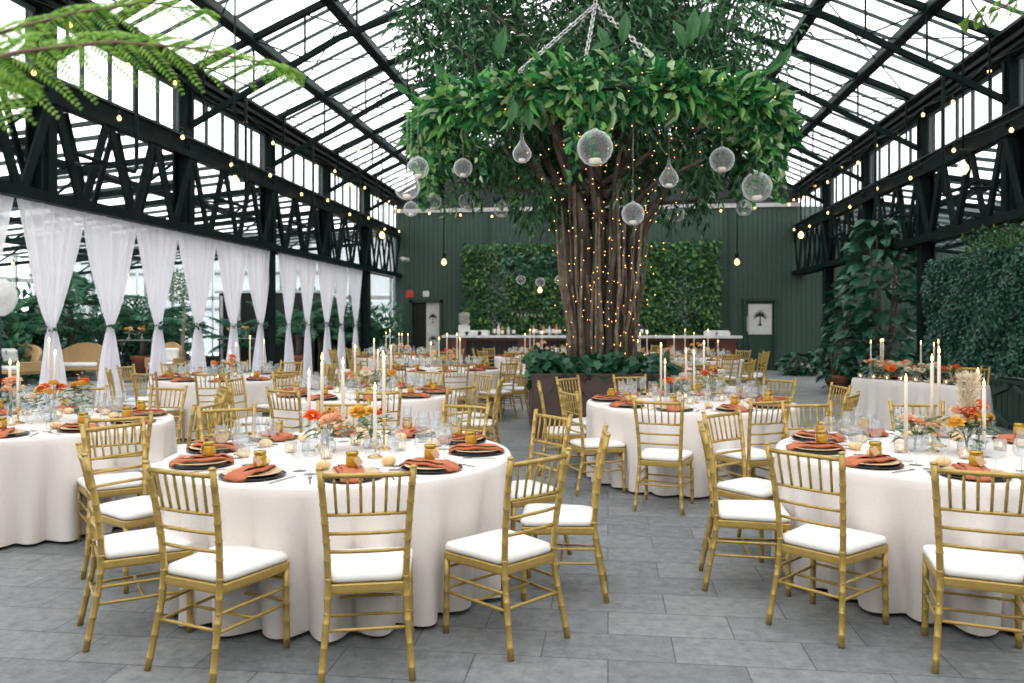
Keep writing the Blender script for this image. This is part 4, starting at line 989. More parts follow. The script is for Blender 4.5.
# ------------------------------------------------------------------ candles and flowers
flame_me = None
g = MB(); g.lathe([(1e-6,0),(.004,.004),(.0062,.012),(.005,.022),(.0022,.033),(1e-6,.040)], 8); flame_me = g.mesh('flame', M['flame'])
g = MB(); g.tube([(0,0,-.003),(0,0,.009)], .0011, 4); wick_me = g.mesh('wick', M['wick'])
def stick(kind, hgt):
    g = MB()
    if kind == 'brass': g.lathe([(1e-6,0),(.045,0),(.045,.006),(.030,.012),(.010,.022),(.0065,.035),(.0065,hgt*.45),(.012,hgt*.5),(.0065,hgt*.55),(.0065,hgt-.035),(.016,hgt-.028),(.0185,hgt-.01),(.0185,hgt),(.012,hgt),(1e-6,hgt-.012)], 18)
    else: g.lathe([(1e-6,0),(.040,0),(.040,.004),(.012,.012),(.009,.03),(.010,hgt-.03),(.018,hgt-.02),(.019,hgt),(.013,hgt),(1e-6,hgt-.012)], 16)
    return g.mesh('candlestick', M['brass'] if kind == 'brass' else M['glass'])
sm = {}
cand_me = {}
def candle(base, hs, hc_, kind, lab, where):
    key = (kind, round(hs,2)); 
    if key not in sm: sm[key] = stick(*key)
    hk = round(hc_, 2)
    if hk not in cand_me: g = MB(); g.tube([(0,0,-.012),(0,0,hk*.97),(0,0,hk)], [.0112,.0102,.007], 10); cand_me[hk] = g.mesh('wax', M['candle'])
    put('candlestick', sm[key], base, 0, '%s under %s' % ('brass candlestick' if kind == 'brass' else 'glass candlestick', lab), 'candlestick', 'candlesticks on the tables')
    r = empty('taper_candle', lab, 'candle', base+Vector((0,0,hs)), 0, 'lit taper candles')
    wx = obj('wax', cand_me[hk], None, r); o = obj('wick', wick_me, None, wx); o.location.z = hk
    o = obj('flame', flame_me, None, r); o.location.z = hk+.005; o.scale = (1.25,1.25,1.25)
# flowers
def bloom(kind):
    q = MB(); mt = {'peach':'peach','orange':'orange','yellow':'yellow','cream':'cream'}[kind]
    n = 46; i = np.arange(n); a = i*2.399; t = (i+.5)/n; el = 1.45 - t*1.75      # inner petals upright, outer ones open
    o = np.stack([np.cos(a)*np.cos(el), np.sin(a)*np.cos(el), np.sin(el)], 1); Pp = o*[.014,.014,.008]
    q.leaves(Pp, o, np.stack([-np.cos(a)*np.sin(el), -np.sin(a)*np.sin(el), np.cos(el)], 1), .018+.024*t, .018+.016*t, 0, 1, -.2); return q.mesh('blossom', M[mt])
bl = {k: bloom(k) for k in ('peach','orange','yellow','cream')}
g = MB(); g.lathe([(1e-6,0),(.004,.004),(.008,.02),(.007,.034),(1e-6,.042)], 7); bud_me = g.mesh('dark_bud', M['plum'])
vase_me = []
g = MB(); g.lathe([(1e-6,0),(.045,0),(.055,.02),(.05,.06),(.035,.085),(.040,.10),(.0385,.10),(.033,.085),(.048,.06),(.053,.02),(1e-6,.005)], 20); vase_me.append(g.mesh('vase', M['glass']))
g = MB(); g.lathe([(1e-6,0),(.022,0),(.028,.015),(.028,.07),(.014,.10),(.013,.14),(.016,.15),(.0145,.15),(.012,.14),(.013,.1),(.026,.07),(.026,.015),(1e-6,.004)], 16); vase_me.append(g.mesh('vase', M['glass']))
def arrangement(base, w, h, cols, lab, seed, vase=0, pampas=False, sc_=1.0):
    rs = random.Random(seed); r = empty('flower_arrangement', lab, 'flowers', base, rs.random()*.5, 'centrepiece flowers')
    o = obj('vase', vase_me[vase], None, r); vz = .10 if vase == 0 else .15
    st = MB(); heads = []
    for k, cn in enumerate(cols):
        a = k*2.4+rs.random()*.8; rad = w*(.25+.75*rs.random())*(.35 if k < 1 else 1); z = vz+h*(1-.5*(rad/w)**2)*rs.uniform(.6,1)
        p = Vector((math.cos(a)*rad, math.sin(a)*rad*.8, z)); heads.append((cn, p))
        st.tube([(math.cos(a+2)*.012, math.sin(a+2)*.012, .01), (math.cos(a)*.01, math.sin(a)*.01, vz), p], .0022, 4)
    lf = MB(); n = int(46*sc_)
    for k in range(n):
        a = rs.random()*2*PI; rad = w*rs.uniform(.3,1.15); p = (math.cos(a)*rad*.8, math.sin(a)*rad*.7, vz+h*rs.uniform(-.15,.65))
        lf.leaves([p], [(math.cos(a), math.sin(a), rs.uniform(-.5,.6))], [(rs.uniform(-.4,.4),rs.uniform(-.4,.4),1)], rs.uniform(.035,.085), rs.uniform(.018,.04), 0, 1)
    tiny = MB()
    for k in range(int(40*sc_)):
        a = rs.random()*2*PI; rad = w*rs.uniform(.1,1.1); p = np.array([math.cos(a)*rad, math.sin(a)*rad*.8, vz+h*rs.uniform(.0,.95)])
        tiny.leaves([p]*5, [(math.cos(b), math.sin(b), .5) for b in (0,1.3,2.5,3.8,5)], [(0,0,1)]*5, .012, .010, 0, 1)
    obj('stems', st, M['stem'], r); obj('foliage', lf, M['sage'], r); obj('filler_blossom', tiny, M['cream'], r)
    for cn, p in heads:
        if cn == 'bud': o = obj('dark_bud', bud_me, None, r); o.location = p; o.rotation_euler = (rs.uniform(-.7,.7), rs.uniform(-.7,.7), 0); continue
        o = obj('blossom', bl[cn], None, r); o.location = p; s_ = rs.uniform(.8,1.35)*(1.0 if cn != 'peach' else 1.15); o.scale = (s_,)*3; o.rotation_euler = (-p.y*4+rs.uniform(-.3,.1), p.x*4, rs.random()*6)
    if pampas:
        q = MB(); rs2 = np.random.RandomState(seed)
        for k in range(5):
            a = rs.uniform(-.5,.5); tipp = np.array([math.sin(a)*.12+.02, rs.uniform(-.03,.03), vz+h+.16]); b0 = np.array([0,0,vz+.02]); m_ = 260; t = rs2.rand(m_,1)
            Pp = b0+(tipp-b0)*(.45+.55*t); q.leaves(Pp, (tipp-b0)[None]*3+rs2.normal(size=(m_,3))*.45, rs2.normal(size=(m_,3)), .055, .0035, 0, 0)
        tag(obj('pampas_grass', q, M['cream'], r), 'feathery cream pampas plumes', kind='stuff')
votive_g = MB(); votive_g.lathe([(1e-6,0),(.030,0),(.035,.01),(.038,.07),(.0365,.07),(.033,.012),(1e-6,.006)], 18); me_vot = votive_g.mesh('votive_holder', M['votive_glass'])
g = MB(); g.lathe([(1e-6,0),(.019,0),(.019,.016),(1e-6,.016)], 12); me_tea = g.mesh('tealight', M['candle'])
def votive(base, lab, where):
    put('votive_holder', me_vot, base, 0, 'small glass votive holder '+lab, 'votive holder', 'votive holders on the tables')
    r = empty('tealight', 'lit tealight '+lab, 'tealight', base+Vector((0,0,.0075)), 0, 'tealights on the tables'); obj('wax', me_tea, None, r); o = obj('flame', flame_me, None, r); o.location.z = .015; o.scale = (1,1,.8)
# explicit candles on the four near tables: (px, flame py, ahead, stick, table words)
def cand_px(px, py, dd, hs, kind, lab):
    tip = PY(px, py, dd); base = Vector((tip.x, tip.y, TH)); hc_ = tip.z - TH - hs - .03; candle(base, hs, hc_, kind, lab, '')
cand_px(309,372,4.98,.17,'glass', 'leftmost taper candle of the five on the nearest table')
cand_px(322,356,5.12,.20,'brass', 'tall taper candle second from left on the nearest table')
cand_px(343,361,5.35,.16,'glass', 'taper candle above the orange bloom on the nearest table')
cand_px(375,387,4.72,.09,'brass', 'frontmost taper candle with bright flame on the nearest table')
cand_px(384,357,5.02,.20,'brass', 'rightmost tall taper candle on the nearest table')
cand_px(906,378,4.60,.06,'glass', 'shortest left taper candle on the front right table')
cand_px(932,357,4.95,.16,'brass', 'taper candle beside the brass stick on the front right table')
cand_px(939,350,5.15,.18,'brass', 'tallest-looking taper candle on the front right table')
cand_px(978,371,5.05,.14,'glass', 'taper candle behind the orange poppy on the front right table')
cand_px(984,383,4.75,.10,'glass', 'frontmost right-hand taper candle on the front right table')
cand_px(10,362,6.45,.12,'glass', 'taper candle nearest the photo edge on the left-edge table')
cand_px(18,364,6.30,.13,'brass', 'front taper candle over brass stick on the left-edge table')
cand_px(49,340,6.75,.20,'glass', 'tall taper candle before the white curtain on the left-edge table')
cand_px(55,352,6.60,.16,'glass', 'shorter taper candle before the white curtain on the left-edge table')
cand_px(661,345,7.75,.16,'brass', 'leftmost taper candle on the planter-side table')
cand_px(665,361,7.55,.10,'glass', 'shorter second taper candle on the planter-side table')
cand_px(686,350,8.3,.16,'glass', 'back taper candle amid flowers on the planter-side table')
cand_px(694,352,7.9,.17,'brass', 'centre taper candle beside red bloom on the planter-side table')
cand_px(704,342,8.25,.20,'brass', 'rightmost tall taper candle on the planter-side table')
WN = dict((i, t[0]) for i, t in enumerate(T))
def tbl(ti, dx, dy): return W(T[ti][1]+dx, T[ti][2]+dy, TH)
arrangement(tbl(0,-.10,.02), .16, .17, ['peach','orange','peach','yellow','orange','cream','bud','peach','bud'], 'low vase of peach and orange blooms on the nearest table', 1, 0)
arrangement(tbl(0,.14,.18), .12, .20, ['yellow','peach','orange','cream','yellow','bud'], 'yellow and peach flowers in a vase, right half of nearest table', 2, 0)
arrangement(tbl(1,.05,-.06), .15, .20, ['orange','cream','yellow','peach','yellow','bud','cream','bud','orange'], 'vase with pampas plumes and dark buds on the front right table', 3, 0, True)
arrangement(tbl(1,-.20,.06), .13, .12, ['peach','cream','peach','orange','peach'], 'low peach blooms on the front right table', 4, 0)
arrangement(tbl(1,.17,.02), .07, .15, ['orange','orange','yellow'], 'bud vase with orange poppy on the front right table', 5, 1)
arrangement(tbl(2,-.14,.0), .16, .17, ['cream','yellow','peach','cream','orange'], 'cream and mustard blooms on the planter-side table', 6, 0)
arrangement(tbl(2,.24,.1), .13, .24, ['orange','orange','yellow','cream','bud'], 'vase with red-orange blooms on the planter-side table', 7, 1)
arrangement(tbl(3,-.18,-.02), .15, .20, ['peach','orange','peach','cream','bud'], 'peach blooms in tall vase at the photo edge, left-edge table', 8, 1)
arrangement(tbl(3,.12,.02), .17, .22, ['yellow','orange','yellow','orange','cream','bud','yellow'], 'mustard and orange blooms in the middle of the left-edge table', 9, 0)
arrangement(tbl(3,.34,.08), .06, .26, ['orange','yellow','yellow'], 'slim vase with one tall red-orange bloom on the left-edge table', 10, 1)
arrangement(tbl(4,-.05,.0), .17, .20, ['peach','orange','cream','orange','peach'], 'peach and orange blooms on the second-row middle table', 11, 0)
arrangement(tbl(4,.22,.05), .15, .22, ['cream','cream','yellow','peach'], 'pale blooms beside the candles on the second-row middle table', 12, 0)
arrangement(tbl(5,.02,.0), .22, .22, ['orange','cream','orange','peach','orange','yellow'], 'wide vase with one orange bloom on the curtain-side table', 13, 0)
ar = [(6,'orange','third-row middle'),(7,'orange','behind-planter'),(8,'yellow','bar-front'),(9,'cream','farthest left-hand'),(10,'yellow','green-door'),(11,'orange','behind-trunk')]
for k, (ti, c1, nm) in enumerate(ar):
    arrangement(tbl(ti,.05,.0), .25, .24, [c1,'cream','peach','yellow','cream','peach',c1], 'loose peach and cream flowers on the %s table' % nm, 20+k, 0, False, .6)
cp = ["at the left of the flowers","just behind the flowers","at the right of the flowers","tallest, right behind the flowers","in front of the flowers"]
fl = {4:[(378,352,9.2),(374,340,9.3),(383,352,8.7),(391,347,9.0),(355,347,9.4)], 5:[(250,337,11.3),(236,344,11.6),(264,341,11.4),(230,352,11.8)], 6:[(431,343,13.3),(439,338,13.5),(447,334,13.8),(457,334,13.4),(460,339,13.7)],
      7:[(624,335,13.3),(640,334,13.6),(638,341,13.9),(647,332,13.4),(674,336,13.9)], 8:[(525,334,18.4),(530,330,18.7),(534,330,18.4),(542,332,18.5)], 9:[(386,333,18.3),(390,330,18.6),(399,334,18.2),(402,334,18.7),(408,334,18.4)],
      10:[(685,330,17.2),(694,333,17.5),(708,330,17.2),(718,341,17.3)], 11:[(614,333,21.2),(622,335,20.8),(629,333,21.1)]}
for ti, L in fl.items():
    for k, (px, py, dd) in enumerate(L): cand_px(px, py, dd, [.14,.2,.1,.18,.12][k], 'brass' if k % 2 else 'glass', 'taper candle %s on the %s table' % (cp[k], WN[ti]))
vl = [("before the flowers",-.05,-.22),("at the left of the flowers",-.32,.0),("behind the flowers",.02,.3),("at the right of the flowers",.34,.08)]
for ti in range(6):
    for (w_, dx, dy) in vl: votive(tbl(ti, dx, dy), w_+' on the %s table' % WN[ti], '')
# head table dressing
def hp_(s, t, z=TH): v = ha + ht*(HL*s) + hn*t; return Vector((v.x, v.y, z))
for k, (s, t, h_) in enumerate(((.10,.18,.20),(.14,.30,.26),(.20,.22,.30),(.55,.22,.24),(.62,.32,.18),(.70,.22,.28))):
    candle(hp_(s, t), .12, .30+h_*.35, 'brass' if k % 2 else 'glass', ['outermost taper candle of the far trio on the head table','middle taper candle of the far trio on the head table','inner taper candle of the far trio on the head table',
       'first taper candle of the near trio on the head table','shorter middle taper of the near trio on the head table','last taper candle of the near trio on the head table'][k], '')
hcols = [['cream','peach','cream'],['peach','cream','peach','orange'],['cream','orange','peach','cream'],['peach','cream','cream'],['cream','cream','peach'],['orange','orange','cream']]
hw_l = ['far end of the head table','head table just past the far candle trio','middle of the head table','head table right of the middle','head table by the near candle trio','near end of the head table, with one orange bloom']
for k in range(6): arrangement(hp_(.12+.145*k, .16), .17, .16, hcols[k]*2 if k < 5 else hcols[k], 'runner blooms at the '+hw_l[k], 60+k, 0, False, .8)
for k in range(7): votive(hp_(.05+.13*k, .07), ['at the far corner','second along the edge','third along the edge','in the middle','fifth along','sixth along','near the orange bloom'][k]+' of the head table', '')
for k, s in enumerate((.3,.72)):
    nm = ['far','near'][k]
    put('charger_plate', me_charger, hp_(s,.36), 0, 'black charger plate at the %s place of the head table' % nm, 'plate', 'head table plates'); put('napkin', me_napkin, hp_(s,.36,TH+.02), hz, 'orange napkin at the %s place of the head table' % nm, 'napkin', 'head table napkins')

# ------------------------------------------------------------------ bar
bar = empty('bar_counter', 'long mahogany bar with pale stone top before the living wall', 'bar', (0,0,0))
BY = 23.7; bx0, bx1 = -4.85, 3.75
g = MB(); g.box(((bx0+bx1)/2, BY, 1.13), (bx1-bx0+.1, .72, .07)); obj('countertop', g, M['counter'], bar)
g = MB(); g.box(((bx0+bx1)/2, BY+.1, .55), (bx1-bx0-.1, .45, 1.08)); obj('body', g, M['dark_wood'], bar)
for x in (bx0+.35, -2.35, -.1, 2.0, bx1-.4): g = MB(); g.box((x, BY-.16, .55), (.62 if x not in (-.1,) else .5, .08, 1.09)); obj('front_panel', g, M['mahogany'], bar)
g = MB()
for i in range(5):
    pass
g.box(((bx0+bx1)/2, BY-.18, 1.06), (bx1-bx0-.1, .05, .09)); obj('rail', g, M['mahogany'], bar)
g = MB()
for i in range(60): g.box((bx0+.2+(bx1-bx0-.4)*i/59, BY-.135, .5), (.05, .02, .95))
obj('slatted_front', g, M['black'], bar)
r = empty('drink_dispenser', 'glass drink dispenser on pale stand at the left end of the bar', 'dispenser', (P(464, 24).x, BY, 1.165)); 
g = MB(); g.box((0,0,.15), (.30,.30,.30)); obj('stand', g, M['counter'], r); g = MB(); g.lathe([(.10,.30),(.15,.36),(.17,.6),(.18,.66),(.14,.68),(1e-6,.68)], 16); obj('jar', g, M['votive_glass'], r)
bt = [MB(), MB(), MB()]
prof = [(1e-6,0),(.04,0),(.042,.02),(.042,.19),(.03,.24),(.014,.27),(.013,.32),(.016,.325),(1e-6,.33)]
bms = []
for k, mt in enumerate(('bottle_glass','liquor','bottle_clear')):
    g = MB(); g.lathe(prof, 10, mi=0); g.lathe([(.0428,.05),(.0428,.15)], 10, mi=1); bms.append(g.mesh('bottle', [M[mt], M['paper']]))
random.seed(4)
random.seed(8); xs_ = [P(px, 24).x for px in (495,499,503,508,514,534,537,541,544,547,550,554,557,560,606,612,617,622,636,641,646)]
for k, x in enumerate(xs_):
    kd = [0,2,1,2,0,1,0,0,1,0,2,0,1,0,0,1,2,0,1,0,0][k]
    o = put('bottle', bms[kd], (x, BY+random.uniform(-.05,.18), 1.165), 0, '%s bottle on the bar counter, %s' % (['dark green','amber','clear'][kd], ('at place %s from the dispenser' % ['one','two','three','four','five','six','seven','eight','nine','ten','eleven','twelve','thirteen','fourteen','fifteen','sixteen','seventeen','eighteen','nineteen','twenty','twenty-one'][k])), 'bottle', 'bottles on the bar')
    o.scale = (1.15,1.15,random.uniform(.85,1.25))
for k, (px, w_, lb) in enumerate(((474,.5,'pale low tray stack beside the drink dispenser'),(484,.34,'pair of white boxes beside the dark bottles'),(707,.36,'white low box near the right end of the bar'),(718,.42,'pale stacked trays at the right end of the bar'))):
    g = MB(); g.box((0,0,.06), (w_,.3,.12), bev=.01); g.box((0,0,.135), (w_*.8,.26,.03)); o = put('tray_stack', g.mesh('tray_stack', M['counter']), (P(px,24).x, BY, 1.165), 0, lb, 'tray', None) if False else obj('tray_stack', g, M['counter'], None, (P(px,24).x, BY, 1.165)); tag(o, lb, 'tray')
# hanging rack of glasses above the bar
for k, (px, w_, lb) in enumerate(((531,.85,'hanging glass rack above the bar, left of the fig trunks'),(624,.5,'hanging glass rack above the bar, right of the fig trunks'))):
    r = empty('glass_rack', lb, 'rack', (P(px,24).x, BY, 0), 0)
    g = MB(); g.box((0,0,1.90), (w_,.3,.03)); g.tube([(-w_*.4,0,1.9),(-w_*.4,0,5.2)], .008, 4); g.tube([(w_*.4,0,1.9),(w_*.4,0,5.2)], .008, 4); obj('shelf', g, M['black'], r)
    n = int(w_/.1); g = MB()
    for i in range(n): g.lathe([(.036,0),(.034,.07),(.006,.11),(.005,.17),(.034,.175)], 10, (-w_/2+.06+i*.1, 0, 1.71))
    obj('hung_glasses', g, M['votive_glass'], r)
# ------------------------------------------------------------------ wall bits
o = obj('fire_alarm', MB().box((0,0,0), (.24,.08,.24), bev=.02), M['red'], None, PY(410, 294, 26.3)); tag(o, 'red fire alarm box on the green rear wall', 'fire alarm')
o = obj('wall_box', MB().box((0,0,0), (.2,.08,.2), bev=.02), M['poster'], None, PY(426, 294, 26.3)); tag(o, 'white wall box beside the red fire alarm', 'wall box')
g = MB(); g.tube([(0,0,0),(.0,-.5,0)], .07, 10); g.box((0,.12,.02), (.12,.2,.1)); o = obj('spotlight', g, M['poster'], None, PY(406, 260, 25.9)); tag(o, 'pale spotlight fixed to the upper left rear wall', 'spotlight')
for k, (px, py) in enumerate(((788,329),(811,330))):
    r = empty('wall_light', ['small warm wall lamp just right of the green door','second small warm wall lamp, nearest the rear corner'][k], 'lamp', PY(px, py, 26.1)); g = MB(); g.tube([(-.12,.2,0),(-.12,0,0),(0,0,-.04)], .018, 6); g.tube([(0,0,-.06),(0,0,-1.2)], .008, 4); obj('bracket', g, M['brass'], r); g = MB(); g.sphere((0,0,.02), .055, 8, 6); obj('bulb', g, M['bulb'], r)

# ------------------------------------------------------------------ pendants and festoon bulbs
def bulb_mesh(r=.045):
    g = MB(); g.lathe([(1e-6,-1.25*r),(.55*r,-1.1*r),(r,-.35*r),(.95*r,.25*r),(.5*r,.9*r),(.32*r,1.2*r),(1e-6,1.25*r)], 10); return g.mesh('bulb', M['bulb'])
b_big, b_small = bulb_mesh(.062), bulb_mesh(.038)
g = MB(); g.lathe([(.014,.04),(.02,.05),(.02,.11),(.008,.13),(1e-6,.13)], 8); sock = g.mesh('socket', M['black'])
for px, py, dd, lb in ((235,181,11.0,'long rod pendant bulb hanging over the curtain row'),(963,168,9.2,'long rod pendant bulb hanging before the hedge'),(444,262,19.0,'pendant bulb before the rear wall, left of living wall'),(737,262,19.0,'pendant bulb before the rear wall, right of living wall'),
    (382,235,17.5,'pendant bulb at the far end of left girder'),(801,235,17.5,'pendant bulb at the far end of right girder'),(540,290,21.5,'low pendant bulb in front of the living wall')):
    c = PY(px, py, dd); r = empty('pendant_light', lb, 'pendant light', c, 0, 'rod pendant lights')
    g = MB(); g.tube([(0,0,.12),(0,0,roofz(c.x)-c.z-.05)], .013, 5); g.lathe([(1e-6,.10),(.045,.12),(.05,.20),(.02,.22),(1e-6,.22)], 8); obj('rod', g, M['steel'], r); obj('bulb', b_big, None, r)
def festoon(name_l, x, z, ya, yb, n, sag=.12):
    r = empty('festoon_light_string', name_l, 'string lights', (0,0,0), 0, 'festoon bulb strings'); pts = []
    for i in range(n*4+1):
        t = i/(n*4); pts.append((x, ya+(yb-ya)*t, z - sag*abs(math.sin(PI*t*n/2.0))))
    g = MB(); g.tube(pts, .006, 4, cap=False); obj('wire', g, M['black'], r)
    for i in range(n+1):
        t = i/n; y = ya+(yb-ya)*t; zz = z - sag*abs(math.sin(PI*t*n/2.0)); o = obj('socket', sock, None, r); o.location = (x, y, zz-.14); o.scale = (.8,.8,.8); o = obj('bulb', b_small, None, o); o.location = (0, 0, -.012)
festoon('festoon bulbs strung beneath the high eave of the curtain side', WL+.35, 5.52, 4.5, 25.8, 17)
festoon('festoon bulbs strung along the top of the curtain-side girder', WL+.32, 4.72, 5.5, 25.9, 12)
festoon('festoon bulbs strung beneath the high eave of the hedge side', WR-.35, 5.52, 5.2, 25.8, 16)
festoon('festoon bulbs strung along the top of the hedge-side girder', WR-.32, 4.60, 6.5, 25.9, 10)
def cross(name_l, a, b, n, sag):
    r = empty('festoon_light_string', name_l, 'string lights', (0,0,0), 0, 'festoon bulb strings'); a = Vector(a); b = Vector(b); f = lambda t: a.lerp(b, t) - Vector((0,0,sag*4*t*(1-t)))
    g = MB(); g.tube([f(i/24) for i in range(25)], .005, 4, cap=False); obj('wire', g, M['black'], r)
    for i in range(1, n): p = f(i/n); o = obj('socket', sock, None, r); o.location = p-Vector((0,0,.14)); o.scale = (.8,.8,.8); o = obj('bulb', b_small, None, o); o.location = (0, 0, -.012)
cross('festoon bulbs swagged across the hall before the rear wall', (WL+.3,22.5,5.0), (WR-.3,22.5,5.0), 14, .35)
cross('festoon bulbs swagged higher across the hall behind the fig crown', (WL+.3,17.2,5.5), (WR-.3,17.2,5.5), 9, .0)
cross('festoon bulbs swagged across the hall over the front tables', (WL+.3,9.6,5.9), (WR-.3,9.6,5.9), 7, -1.2)
for k, yy in enumerate((11.5,16.5,21.0)):
    cross('festoon bulbs swagged across the glazed side aisle, %s row' % ['nearest','middle','farthest'][k], (WL-.4,yy,3.9), (AL+.4,yy+1,3.0), 9, .25)
cross('festoon bulbs swagged beyond the hedge-side girder', (WR+.6,15,3.9), (AR-.4,19,3.4), 7, .2)

# ------------------------------------------------------------------ lounge furniture in the side aisle
def sofa(lab, loc, rz, w, seats=True, cushions=True, nm='wicker_sofa', cat='sofa'):
    r = empty(nm, lab, cat, loc, rz)
    g = MB(); N = 24; V = []; Fc = []
    for i in range(N+1):           # hooped back wrapping round to the arms
        t = i/N; a = PI*t; x = -math.cos(a)*w/2*min(1, 1); y = -.36 + (0 if .12 < t < .88 else (0))
        s_ = abs(2*t-1); x = (2*t-1)*w/2; 
        top = .62 + .38*math.sin(PI*min(1, max(0, t)))**.5; yy = .30*(s_**6) - .34
        V += [(x, yy, .28), (x, yy-.03, top), (x, yy+.05, top), (x, yy+.05, .28)]
    for i in range(N):
        a = i*4; b = a+4
        for k in range(4): Fc.append((a+k, b+k, b+(k+1)%4, a+(k+1)%4))
    Fc += [(0,1,2,3), (N*4+3,N*4+2,N*4+1,N*4)]
    g.add(V, Fc, 0, False); obj('backrest', g, M['wicker'], r)
    g = MB(); g.box((0,.02,.31), (w*.98,.72,.09), bev=.02)
    for s_ in (-1,1): g.box((s_*w*.49,.08,.45), (.06,.62,.26), bev=.015)
    obj('seat_base', g, M['wicker'], r)
    for sx in (-1,1):
        for sy in (-.3,.34): g = MB(); g.tube([(sx*w*.45,sy,0),(sx*w*.46,sy,.30)], [.022,.032], 8); obj('leg', g, M['wicker'], r)
    g = MB(); g.box((0,.03,.41), (w*.92,.66,.12), bev=.04); obj('seat_cushion', g, M['white_cushion'], r)
    if cushions: g = MB(); g.box((0,-.22,.66), (w*.7,.13,.36), bev=.04); obj('back_cushion', g, M['white_cushion'], r)
    return r
sofa('honey wicker sofa with arched back and white seat in the side aisle', P(80, 21.5), PI+.15, 1.35, cushions=False)
sofa('wicker daybed at the photo edge with a white cushion', P(12, 20.2), PI-.35, 1.9, nm='wicker_daybed', cat='daybed', cushions=False)
sofa('wicker armchair with white cushions behind the high table', P(166, 22.0), PI+.1, .78, nm='wicker_armchair', cat='armchair')
g = MB(); g.box((0,0,0), (.45,.14,.35), bev=.05); o = obj('throw_pillow', g, M['white_cushion'], None, P(8, 20.1, .72), .3); o.rotation_euler.x = .25; tag(o, 'white throw pillow with dark print on the wicker daybed', 'pillow')
g = MB(); g.box((0,0,0),(.28,.012,.08)); 
for k, (px, dd, lb) in enumerate(((137,17.8,'tall black metal high table with flowers seen between curtains'),(241,19.5,'farther black high table with orange flowers behind the curtains'))):
    c = P(px, dd); r = empty('high_table', lb, 'table', c, .2)
    g = MB(); g.box((0,0,1.14), (.95,.7,.035), bev=.006); obj('tabletop', g, M['black'], r)
    for sx in (-1,1):
        for sy in (-1,1): g = MB(); g.bar((sx*.43,sy*.3,0),(sx*.43,sy*.3,1.12), .03); obj('leg', g, M['black'], r)
    g = MB(); g.box((0,-.3,.25),(.86,.025,.025)); g.box((0,.3,.25),(.86,.025,.025)); obj('stretcher', g, M['black'], r)
    arrangement(c+Vector((.12,0,1.158)), .12, .16, ['orange','cream','yellow','orange'], 'small orange flower vase on the %s black high table' % ['nearer','farther'][k], 80+k, 1, False, .5)
    arrangement(c+Vector((-.22,.05,1.158)), .12, .14, ['cream','yellow','peach'], 'second, paler flower vase on the %s black high table' % ['nearer','farther'][k], 90+k, 1, False, .5)
# white scalloped sunshade at photo edge
c = P(1, 15.5, 1.0); r = empty('paper_parasol', 'white round paper parasol at the far left edge', 'parasol', P(0, 15.5, 0))
g = MB(); n = 24
for k in range(1): g.add([(0,-.12,2.04)]+[(.36*math.cos(2*PI*i/n)*(1+.03*(i%2)), 0, 2.04+.36*math.sin(2*PI*i/n)*(1+.03*(i%2))) for i in range(n)]+[(0,-.10,2.04)]+[(.36*math.cos(2*PI*i/n)*(1+.03*(i%2)), .02, 2.04+.36*math.sin(2*PI*i/n)*(1+.03*(i%2))) for i in range(n)], [(0,1+(i+1)%n,1+i) for i in range(n)]+[(n+1,n+2+i,n+2+(i+1)%n) for i in range(n)]+[(1+i,1+(i+1)%n,n+2+(i+1)%n,n+2+i) for i in range(n)])
obj('shade', g, M['white_cushion'], r); g = MB(); g.tube([(0,.02,0),(0,.02,2.05)], .015, 6); g.lathe([(.2,0),(.2,.03),(.02,.05),(1e-6,.05)], 12); obj('pole', g, M['black'], r)

# ------------------------------------------------------------------ tree-fern fronds reaching in overhead
def fern_plant(r_, d_, h, lab):
    r = empty('tree_fern', lab, 'tree fern', W(r_, d_)); g = MB(); g.tube([(0,0,0),(.02,.02,h*.5),(0,0,h)], [.11,.085,.075], 10); obj('trunk', g, M['bark'], r); r['top'] = h; return r
def fern(root, pts_px, dd, side_len, n_p, seed):
    rs = random.Random(seed); b = root.location; pts = [Vector((b.x, b.y, root['top']))] + [PY(px, py, d_) for (px, py), d_ in zip(pts_px, dd)]
    o0 = Vector((b.x, b.y, 0)); pts = [p-o0 for p in pts]
    # resample
    path = []
    for i in range(41):
        t = i/40*(len(pts)-1); k = min(int(t), len(pts)-2); path.append(pts[k].lerp(pts[k+1], t-k))
    g = MB(); g.tube(path, [.007*(1-.8*i/40) for i in range(41)], 6); r = obj('frond', g, M['fern_stem'], root)
    q = MB(); Pp=[]; D=[]; N=[]; L=[]; Wd=[]
    for i in range(n_p):
        t = .03+.97*i/(n_p-1); k = t*40; i0 = min(int(k), 39); p = path[i0].lerp(path[i0+1], k-i0); tg = (path[i0+1]-path[i0]).normalized()
        ll = side_len*(math.sin(PI*min(1,(.25+.75*(1-t))*.62))**.8)*(1-.55*t**3)
        sd = (tg.cross(Vector((0,0,1))).normalized()*.62 - Vector((0,0,1))*.78).normalized()
        for s_ in (-1, 1):
            d_ = (sd*s_*(.8 if s_ < 0 else 1) + tg*.75 + Vector((0,0,-.12+rs.uniform(-.1,.1)))).normalized(); m_ = max(8, int(ll/.0080)); nn = tg.cross(d_)*s_; 
            if nn.z < 0: nn = -nn
            pe = d_.cross(nn)
            for j in range(m_):
                u = (j+.6)/m_; c_ = p + d_*(ll*u) + Vector((0,0,-.25*ll*u*u)); w_ = .031*(1-u)**.8+.005
                for q_ in (-1,1): Pp.append(c_[:]); D.append((pe*q_+d_*.5)[:]); N.append(nn[:]); L.append(w_*rs.uniform(.85,1.1)); Wd.append(.0062)
            g2 = [p, p+d_*(ll*.5)+Vector((0,0,-.0625*ll)), p+d_*ll+Vector((0,0,-.25*ll))]; q.tube(g2, [.0016,.0012,.0005], 3)
    q.leaves(Pp, D, N, np.array(L), np.array(Wd), 0, 0); tag(obj('leaflets', q, M['fern'], r), kind='stuff')
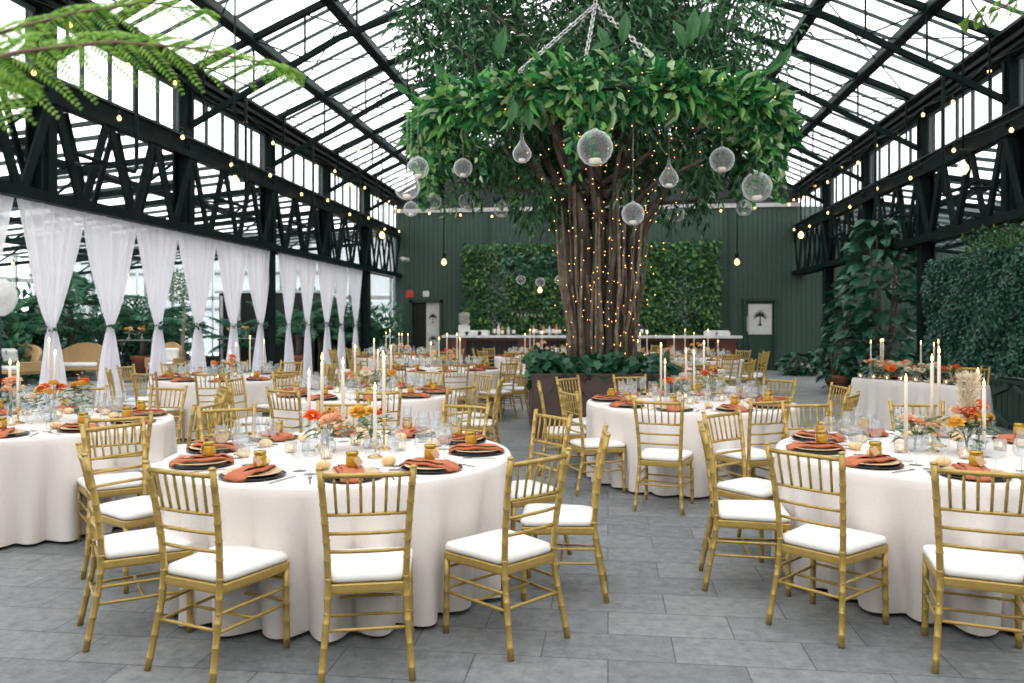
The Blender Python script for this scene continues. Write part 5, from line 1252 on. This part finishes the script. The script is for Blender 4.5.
FL = fern_plant(-1.42, 1.55, 1.98, 'bright green tree fern whose fronds arch across the upper left corner'); FR = fern_plant(2.05, 2.2, 2.45, 'tree fern whose frond tip enters at the upper right corner')
fern(FL, [(-70,75),(20,52),(110,42),(190,48),(262,63),(292,72)], [1.5,1.62,1.72,1.82,1.9,1.94], .15, 21, 1)
fern(FL, [(-80,60),(10,30),(80,12),(150,2),(205,14)], [1.75,1.8,1.85,1.9,1.95], .16, 17, 2)
fern(FL, [(-110,95),(-60,82),(-10,80),(25,84)], [1.45,1.5,1.55,1.6], .13, 14, 3)
fern(FR, [(1090,-30),(1040,-12),(1000,8),(968,22)], [2.2,2.2,2.2,2.2], .07, 9, 4)

# ------------------------------------------------------------------ light, sky, camera
w = bpy.data.worlds.new('overcast'); sc.world = w; w.use_nodes = True; nt = w.node_tree; bg = nt.nodes['Background']
tc = nt.nodes.new('ShaderNodeTexCoord'); nz = nt.nodes.new('ShaderNodeTexNoise'); nz.inputs['Scale'].default_value = 3; nz.inputs['Detail'].default_value = 4; lk(nt, tc.outputs['Generated'], nz.inputs['Vector'])
rp = nt.nodes.new('ShaderNodeValToRGB'); rp.color_ramp.elements[0].color = (.93,.93,.94,1); rp.color_ramp.elements[1].color = (1,.99,.965,1); lk(nt, nz.outputs[0], rp.inputs[0]); lk(nt, rp.outputs[0], bg.inputs[0])
bg.inputs[1].default_value = 2.6
sc.view_settings.view_transform = 'Standard'; sc.view_settings.look = 'None'; sc.view_settings.gamma = 1; sc.view_settings.exposure = .42; sc.view_settings.use_curve_mapping = False
cd = bpy.data.cameras.new('camera'); cam = bpy.data.objects.new('camera', cd); C.objects.link(cam); cam.location = (0,0,EYE); cam.rotation_euler = (PI/2, 0, YAW)
cd.sensor_width = 36; cd.lens = 36*F/1024; cd.shift_y = -(341.5-HZ)/1024; cd.clip_start = .05; cd.clip_end = 300
cd.dof.use_dof = True; cd.dof.focus_distance = 4.6; cd.dof.aperture_fstop = 3.0
sc.camera = cam
cy = sc.cycles; cy.max_bounces = 7; cy.diffuse_bounces = 4; cy.glossy_bounces = 3; cy.transmission_bounces = 4; cy.transparent_max_bounces = 16
cy.use_denoising = True; cy.denoising_prefilter = 'ACCURATE'; cy.denoising_input_passes = 'RGB_ALBEDO_NORMAL'; cy.caustics_reflective = False; cy.caustics_refractive = False; cy.sample_clamp_indirect = 6
try: cy.denoiser = 'OPENIMAGEDENOISE'
except Exception: pass
# unused prototypes
for o in (full, jar):
    if not o.get('_used'): bpy.data.objects.remove(o)
for o in C.objects:
    for k in ('_used', 'top'):
        if k in o: del o[k]
